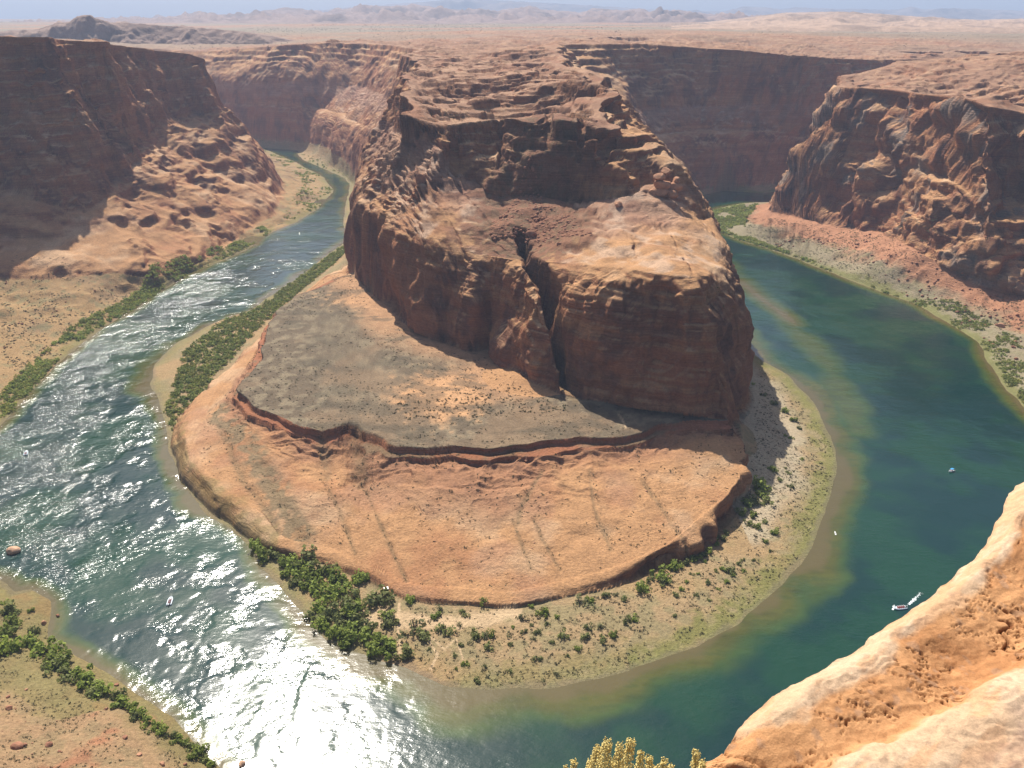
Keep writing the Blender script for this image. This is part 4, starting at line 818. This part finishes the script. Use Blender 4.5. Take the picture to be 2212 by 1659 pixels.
# small canopy boat
r = link('canopy_boat', None); x, y, _ = Z(2055, 1018, 0); r.location = (x, y, 0); r.rotation_euler = (0, 0, math.radians(205))
def hull(L, B, Hh_, n=12):
    V = []; Fq = []
    for i in range(n+1):
        t = i/n; w_ = B/2*math.sqrt(max(0, 1-max(0, (t-.45)/.55)**2.2)) if t < 1 else .02; xx = -L/2+L*t; sh_ = Hh_*(1+.25*t*t)
        V += [(xx, -w_, sh_), (xx, -w_*.75, .0), (xx, 0, -.15), (xx, w_*.75, 0), (xx, w_, sh_), (xx, w_*.86, sh_-.02), (xx, w_*.7, .2), (xx, -w_*.7, .2), (xx, -w_*.86, sh_-.02)]
    for i in range(n):
        for q in range(9): Fq.append((i*9+q, i*9+(q+1) % 9, (i+1)*9+(q+1) % 9, (i+1)*9+q))
    Fq += [tuple(range(9))]
    me = bpy.data.meshes.new('hull'); me.from_pydata(V, [], Fq); return me
link('hull', hull(5.2, 2.0, .75), MWH, r); cn = link('canopy', box_mesh('canopy', [(-1.6,-.95,1.95,1.0,.95,2.05)], .04), MBL, r)
for (a, b2) in ((-1.5,-.85),(-1.5,.85),(.9,-.85),(.9,.85)): link('post', tube_mesh('post', [(a,b2,.6),(a,b2,1.95)], .03, 6), MGY, r)
link('seat', box_mesh('seat', [(-1.2,-.6,.25,-.7,.6,.6)]), MDK, r); link('outboard_motor', box_mesh('outboard_motor', [(-2.95,-.18,.3,-2.6,.18,1.1)], .05), MDK, r)
tag(r, 'small white boat with a bright blue canopy on the wide right reach', 'boat')
p_ = copy_tree(per0); p_.location = (x-.9*math.cos(math.radians(205)), y-.9*math.sin(math.radians(205)), .2); p_.rotation_euler = (0, 0, math.radians(205)); tag(p_, 'person seated under the blue canopy of the small boat', 'person'); p_['group'] = ''
del p_['group']
r = link('kayak', None); x, y, _ = Z(1804, 1152, 0); r.location = (x, y, 0); r.rotation_euler = (0, 0, math.radians(80)); link('hull', hull(4.0, .9, .35), MWH, r); link('cockpit_seat', box_mesh('cockpit_seat', [(-.5,-.25,.2,0,.25,.5)]), MDK, r)
tag(r, 'tiny white kayak in the shallows off the right beach', 'kayak')
r = link('hut', None); x, y, _ = Z(834, 1270, 4); g0 = float(ground([x], [y])[0]); r.location = (x, y, g0); r.rotation_euler = (0, 0, .3)
link('walls', box_mesh('walls', [(-1.1,-.9,0,1.1,.9,2.2)]), MWH, r); rf_ = link('roof', box_mesh('roof', [(-1.35,-1.1,2.2,1.35,1.1,2.36)]), MWH, r); dr_ = link('door', box_mesh('door', [(-.4,-.93,.05,.4,-.9,2.0)], .005), MGY, r); link('handle', box_mesh('handle', [(.25,-.97,1.0,.32,-.93,1.1)], .005), MDK, dr_)
tag(r, 'small white hut behind the large round shrub on the beach', 'hut')
print('boats', round(time.time()-T0, 1))

# ------------------------------------------------------------------ foreground rim rock
EDGE = [(1440,1730),(1500,1668),(1535,1643),(1598,1606),(1638,1556),(1722,1479),(1825,1419),(1905,1373),(1918,1359),(1975,1319),(2055,1269),(2108,1223),(2158,1173),(2190,1112),(2206,1070),(2222,1035),(2290,1000),(2420,975)]
RIDGE = [(1700,1760),(1800,1690),(1875,1636),(2025,1553),(2108,1523),(2212,1419),(2320,1330)]
CRK = [(2212,1120),(2180,1165),(2130,1225),(2070,1285),(2000,1335),(1940,1372),(1920,1420),(1850,1470),(1760,1500),(1720,1545)]
DZ = 4.0
def pl_(l): return np.array([Z(a, b, HC-DZ)[:2] for a, b in l])
E_ = pl_(EDGE); E_ = np.vstack([[-1.6, .2], [-.4, 1.6], E_, E_[-1]+[1.5, .3], E_[-1]+[4, .2]])
for _ in range(2): E_ = np.vstack([E_[:1]]+[np.stack([p*.75+q*.25, p*.25+q*.75]) for p, q in zip(E_[:-1], E_[1:])]+[E_[-1:]])
ln = np.concatenate([[0], np.cumsum(np.hypot(*np.diff(E_, axis=0).T))])
naz, nin, nout = 760, 620, 90
ds = np.where((ln > 1.5) & (ln < ln[-1]-7), 1.0, .35); cw = np.concatenate([[0], np.cumsum(np.diff(ln)*ds[1:])])
sl_ = np.interp(np.linspace(0, cw[-1], naz), cw, ln); EX = np.interp(sl_, ln, E_[:, 0]); EY = np.interp(sl_, ln, E_[:, 1])
EX = EX+f2(sl_, sl_*0+3, .5, 4, seed=44)*.035; EY = EY+f2(sl_, sl_*0+9, .5, 4, seed=45)*.035
NX, NY = .80, -.60; EX = EX-NX*.10; EY = EY-NY*.10
di_ = (np.linspace(1, 0, nin)**1.25*7.0)[None, :]
xf = EX[:, None]+NX*di_; yf = EY[:, None]+NY*di_
far_ = pl_(CRK+[(2500, 1000)]); polyC = np.vstack([pl_([(2500, 1000)]+CRK), pl_([(1500, 1560), (1450, 1800), (2700, 2400)])])
polyR = np.vstack([pl_(RIDGE), pl_([(2700, 1400), (2900, 2600), (1600, 2600)])])
rC = sdist(xf.astype(np.float32), yf.astype(np.float32), polyC); rR = -sdist(xf.astype(np.float32), yf.astype(np.float32), polyR)
wob = f2(xf, yf, .5, 4, seed=3)*.12; rC = rC+wob*.6; rR = rR+wob*.7
sE = di_+0*xf
bnd = ss(-.02, .12, rC)*ss(-.04, .10, rR)                      # the hollow between rim crest and inner ridge
ql = rC*1.3+f2(xf, yf, .8, 4, seed=46)*.45; led_ = (terrace(ql, .13, .6)-ql)*.075
zf = np.full(xf.shape, -DZ)-.09*bnd*ss(0, .5, rC)-.12*ss(.22, 0, sE)**2
zf = zf+.09*np.exp(-((rR+.16)/.2)**2)+.14*np.clip(-rR-.1, 0, 2)-.05*np.sin(np.clip(-rR, 0, 3)*9+wob*14)*ss(.2, .5, -rR)*.35+.025*np.exp(-((rC+.05)/.07)**2)
zf = zf+f2(xf, yf, .9, 4, seed=21)*.04+f2(xf, yf, .16, 3, seed=29)*.004+led_*(1-.8*bnd)+f2(xf, yf, .05, 3, seed=23)*.003
flow = f2(xf*.9+yf*.35, yf*3.2-xf*1.2, .34, 4, .55, seed=24)
cell = np.abs(f2(xf-yf*.25, (yf+.25*xf)*3.2, .12, 4, .6, seed=25)); crk = ss(.13, .02, cell)*bnd*ss(-.25, .15, f2(xf, yf*2, .25, 3, seed=26)+.12)
tear = ss(.05, .0, np.abs(f2(xf, (yf+.2*xf)*1.8, .8, 3, .6, seed=27)))*bnd*ss(-.05, .2, f2(xf, yf, .6, 2, seed=28))
crk = np.maximum(crk*.7, tear)
zf = zf-crk*.045+bnd*flow*.010
to = np.linspace(0, 1, nout+1)[1:][None]
zo = zf[:, -1:]-(to**2)*1.1-np.maximum(to-.35, 0)**2*150
oo = .05*(1-np.exp(-to*8))-to**1.5*1.6+f3((EX[:, None]*3+0*to), (EY[:, None]*3+0*to), zo*.4, 3, 3)*.5*ss(.3, .7, to)
XX = np.concatenate([xf, EX[:, None]-NX*oo], 1); YY = np.concatenate([yf, EY[:, None]-NY*oo], 1); ZZ = np.concatenate([zf, zo], 1)+HC
nn_ = nin+nout
pale = C(.57, .39, .245); ora = C(.53, .275, .125); orb = C(.45, .215, .092); pnk = C(.47, .31, .205)
n_a = f2(XX, YY, .6, 5, seed=31); n_b = f2(XX, YY, .07, 3, seed=32); e_ = lambda a: np.concatenate([a, np.zeros((naz, nout))], 1)
cf = np.broadcast_to(pale, XX.shape+(3,)); cf = mix(cf, C(.60, .43, .29), ss(-.1, .6, n_a)); cf = mix(cf, C(.56, .31, .16), ss(.05, .5, f2(XX*.6+YY*.8, (YY-XX*.9)*2.5, .35, 4, seed=33))*.6)
cf = mix(cf, mix(np.broadcast_to(ora, XX.shape+(3,)), orb, ss(-.2, .6, n_a+n_b*.3)), e_(ss(.1, .75, bnd+n_a[:, :nin]*.25)))
cf = mix(cf, C(.22, .075, .03), e_(crk)*.95); cf = mix(cf, mix(np.broadcast_to(pnk, XX.shape+(3,)), C(.33, .20, .15), ss(.0, .5, n_b+n_a*.5)), e_(ss(.12, .5, -rR))*.85)
cf = mix(cf, C(.36, .23, .15), ss(.5, .9, n_b)*.5)
v = np.arange(naz*nn_).reshape(naz, nn_); Fq = np.stack([v[:-1, :-1], v[:-1, 1:], v[1:, 1:], v[1:, :-1]], 2).reshape(-1, 4)
m, nt, b, _ = new_mat('rim_rock'); at = nd(nt, 'ShaderNodeAttribute', attribute_name='Col'); geo = nd(nt, 'ShaderNodeNewGeometry')
f = noise(nt, geo.outputs['Position'], 16, 9, .78); g = noise(nt, geo.outputs['Position'], 90, 3, .7)
mx = nd(nt, 'ShaderNodeMixRGB', blend_type='MULTIPLY'); mx.inputs[0].default_value = 1; nt.links.new(at.outputs['Color'], mx.inputs[1]); nt.links.new(math_(nt, 'MULTIPLY', maprange(nt, f, .3, .7, .78, 1.18), maprange(nt, g, .3, .7, .86, 1.12)), mx.inputs[2]); nt.links.new(mx.outputs[0], b.inputs['Base Color'])
bp = nd(nt, 'ShaderNodeBump'); bp.inputs['Strength'].default_value = .7; bp.inputs['Distance'].default_value = .028; nt.links.new(f, bp.inputs['Height']); nt.links.new(bp.outputs[0], b.inputs['Normal']); b.inputs['Roughness'].default_value = .9; b.inputs['Specular IOR Level'].default_value = .15
me = mesh_np('foreground_rim', np.stack([XX, YY, ZZ], 2).reshape(-1, 3), Fq, True, cf.reshape(-1, 3)); tag(link('foreground_rim', me, m), kind='structure')

# rabbitbrush in front of the lens side of the rim: stems with packed yellow flower heads
MYE = plain_mat('yellow_flower', (.60, .47, .17), .7, .2, .25, 60); MST = plain_mat('pale_stem', (.34, .31, .14), .8)
YB = 3.3
rbush = link('rabbitbrush', None); bx0, by0, bz0 = Y(1400, 1900, YB); rbush.location = (bx0, by0, bz0)
tips = [(1240,1643,16,.5),(1292,1612,26,.8),(1312,1600,30,1),(1340,1606,22,.8),(1364,1596,26,1),(1384,1622,20,.8),(1402,1632,22,.8),(1436,1640,20,.6),(1452,1650,16,.6),(1503,1622,24,.9),(1518,1642,20,.7),(1222,1655,10,.4),(1275,1640,18,.6),(1330,1640,26,.9),(1420,1655,20,.7)]
for i, (px, py, wd, ht) in enumerate(tips):
    r = np.random.default_rng(900+i); tx_, ty_, tz_ = Y(px, py+4, YB+r.uniform(-.2, .2)); sc_ = YB*1.35/F; wd_ = wd*sc_*.5; L_ = 85*sc_*ht+.05
    root = np.array([bx0+r.normal(0, .03), by0+r.normal(0, .03), bz0]); tip = np.array([tx_, ty_, tz_]); low = tip-np.array([r.normal(0, .02), 0, L_])
    pth = [tuple(root-np.array([bx0, by0, bz0])), tuple((root+low)/2-np.array([bx0, by0, bz0])), tuple(low-np.array([bx0, by0, bz0])), tuple(tip-np.array([bx0, by0, bz0]))]
    so = link('stem', tube_mesh('stem', pth, [.006, .005, .004, .002], 5), MST, rbush)
    V = []; Fq = []; CCs = []
    for k_ in range(int(260*ht*wd/20)+70):
        t = r.random()**.8; c_ = low+(tip-low)*t; rad = wd_*(.35+.65*math.sin(min(t*1.15+.15, 1)*PI*.85)); a = r.uniform(0, 6.28); q_ = rad*math.sqrt(r.random())
        c_ = c_+np.array([math.cos(a)*q_, math.sin(a)*q_, r.normal(0, .004)]); d_ = np.array([math.cos(a)*.5, math.sin(a)*.5, 1.0])+r.normal(0, .3, 3); d_ /= np.linalg.norm(d_)
        s1 = np.cross(d_, [0.3, 1, .2]); s1 /= np.linalg.norm(s1); s2 = np.cross(d_, s1); l_ = r.uniform(.008, .014); w_ = r.uniform(.0018, .0032); off = len(V)
        for (hh, ww) in ((0, .4), (.6, .7), (1.0, 1.5)):
            for q in range(5): V.append(c_-np.array([bx0, by0, bz0])+d_*l_*hh+w_*ww*(math.cos(q*1.2566)*s1+math.sin(q*1.2566)*s2))
        for l in range(2):
            for q in range(5): Fq.append((off+l*5+q, off+l*5+(q+1) % 5, off+l*5+5+(q+1) % 5, off+l*5+5+q))
        Fq.append(tuple(off+10+q for q in range(5)))
    me = bpy.data.meshes.new('flower_cluster'); me.from_pydata([tuple(v_) for v_ in V], [], Fq); link('flower_cluster', me, MYE, so)
tag(rbush, 'yellow flowering bush poking up at the bottom edge beside the foreground rock', 'bush')
print('foreground', round(time.time()-T0, 1))
# ------------------------------------------------------------------ sky, sun, haze, camera
SUN_EL, SUN_AZ = math.radians(49), math.radians(-20)     # azimuth from the view direction, negative = left
w = bpy.data.worlds.new('World'); bpy.context.scene.world = w; w.use_nodes = True; nt = w.node_tree; nt.nodes.clear()
wo = nt.nodes.new('ShaderNodeOutputWorld'); bg = nt.nodes.new('ShaderNodeBackground'); sky = nt.nodes.new('ShaderNodeTexSky')
sky.sky_type = 'NISHITA'; sky.sun_disc = False; sky.sun_elevation = SUN_EL; sky.sun_rotation = SUN_AZ; sky.altitude = 1200; sky.air_density = 1.0; sky.dust_density = 7.0; sky.ozone_density = 1.0
nt.links.new(sky.outputs[0], bg.inputs[0]); bg.inputs[1].default_value = .075; nt.links.new(bg.outputs[0], wo.inputs[0])
ld = bpy.data.lights.new('sun', 'SUN'); ld.energy = 5.0; ld.angle = math.radians(.53); ld.color = (1.0, .95, .86)
lo = bpy.data.objects.new('sun', ld); COL.objects.link(lo)
sd = np.array([math.sin(SUN_AZ)*math.cos(SUN_EL), math.cos(SUN_AZ)*math.cos(SUN_EL), math.sin(SUN_EL)])
from mathutils import Vector
lo.rotation_euler = Vector(-sd).to_track_quat('-Z', 'Y').to_euler()
# haze
hx, hy0, hy1, hz0, hz1 = 22000, -400, 23000, -40, 660
V = [(-hx,hy0,hz0),(hx,hy0,hz0),(hx,hy1,hz0),(-hx,hy1,hz0),(-hx,hy0,hz1),(hx,hy0,hz1),(hx,hy1,hz1),(-hx,hy1,hz1)]
me = mesh_np('haze', V, [(0,3,2,1),(4,5,6,7),(0,1,5,4),(1,2,6,5),(2,3,7,6),(3,0,4,7)])
m = bpy.data.materials.new('haze'); m.use_nodes = True; nt = m.node_tree; nt.nodes.clear(); out = nt.nodes.new('ShaderNodeOutputMaterial')
pv = nt.nodes.new('ShaderNodeVolumePrincipled'); pv.inputs['Color'].default_value = (.58, .72, 1.0, 1); pv.inputs['Density'].default_value = 7.5e-5; pv.inputs['Anisotropy'].default_value = .1
nt.links.new(pv.outputs[0], out.inputs['Volume'])
hz = link('haze', me, m); tag(hz, kind='stuff')
cd = bpy.data.cameras.new('camera'); cam = bpy.data.objects.new('camera', cd); COL.objects.link(cam)
cam.location = (0, 0, HC); cam.rotation_euler = (math.radians(90)-TH, 0, 0)
cd.sensor_width = 36; cd.lens = F/2212*36; cd.clip_start = .1; cd.clip_end = 80000
s = bpy.context.scene; s.camera = cam; s.view_settings.view_transform = 'Standard'; s.view_settings.look = 'None'; s.view_settings.exposure = .60; s.view_settings.gamma = 1
s.cycles.max_bounces = 5; s.cycles.diffuse_bounces = 3; s.cycles.glossy_bounces = 2; s.cycles.volume_bounces = 0; s.cycles.transmission_bounces = 2
s.cycles.sample_clamp_indirect = 6; s.cycles.use_denoising = True
print('done', round(time.time()-T0, 1))
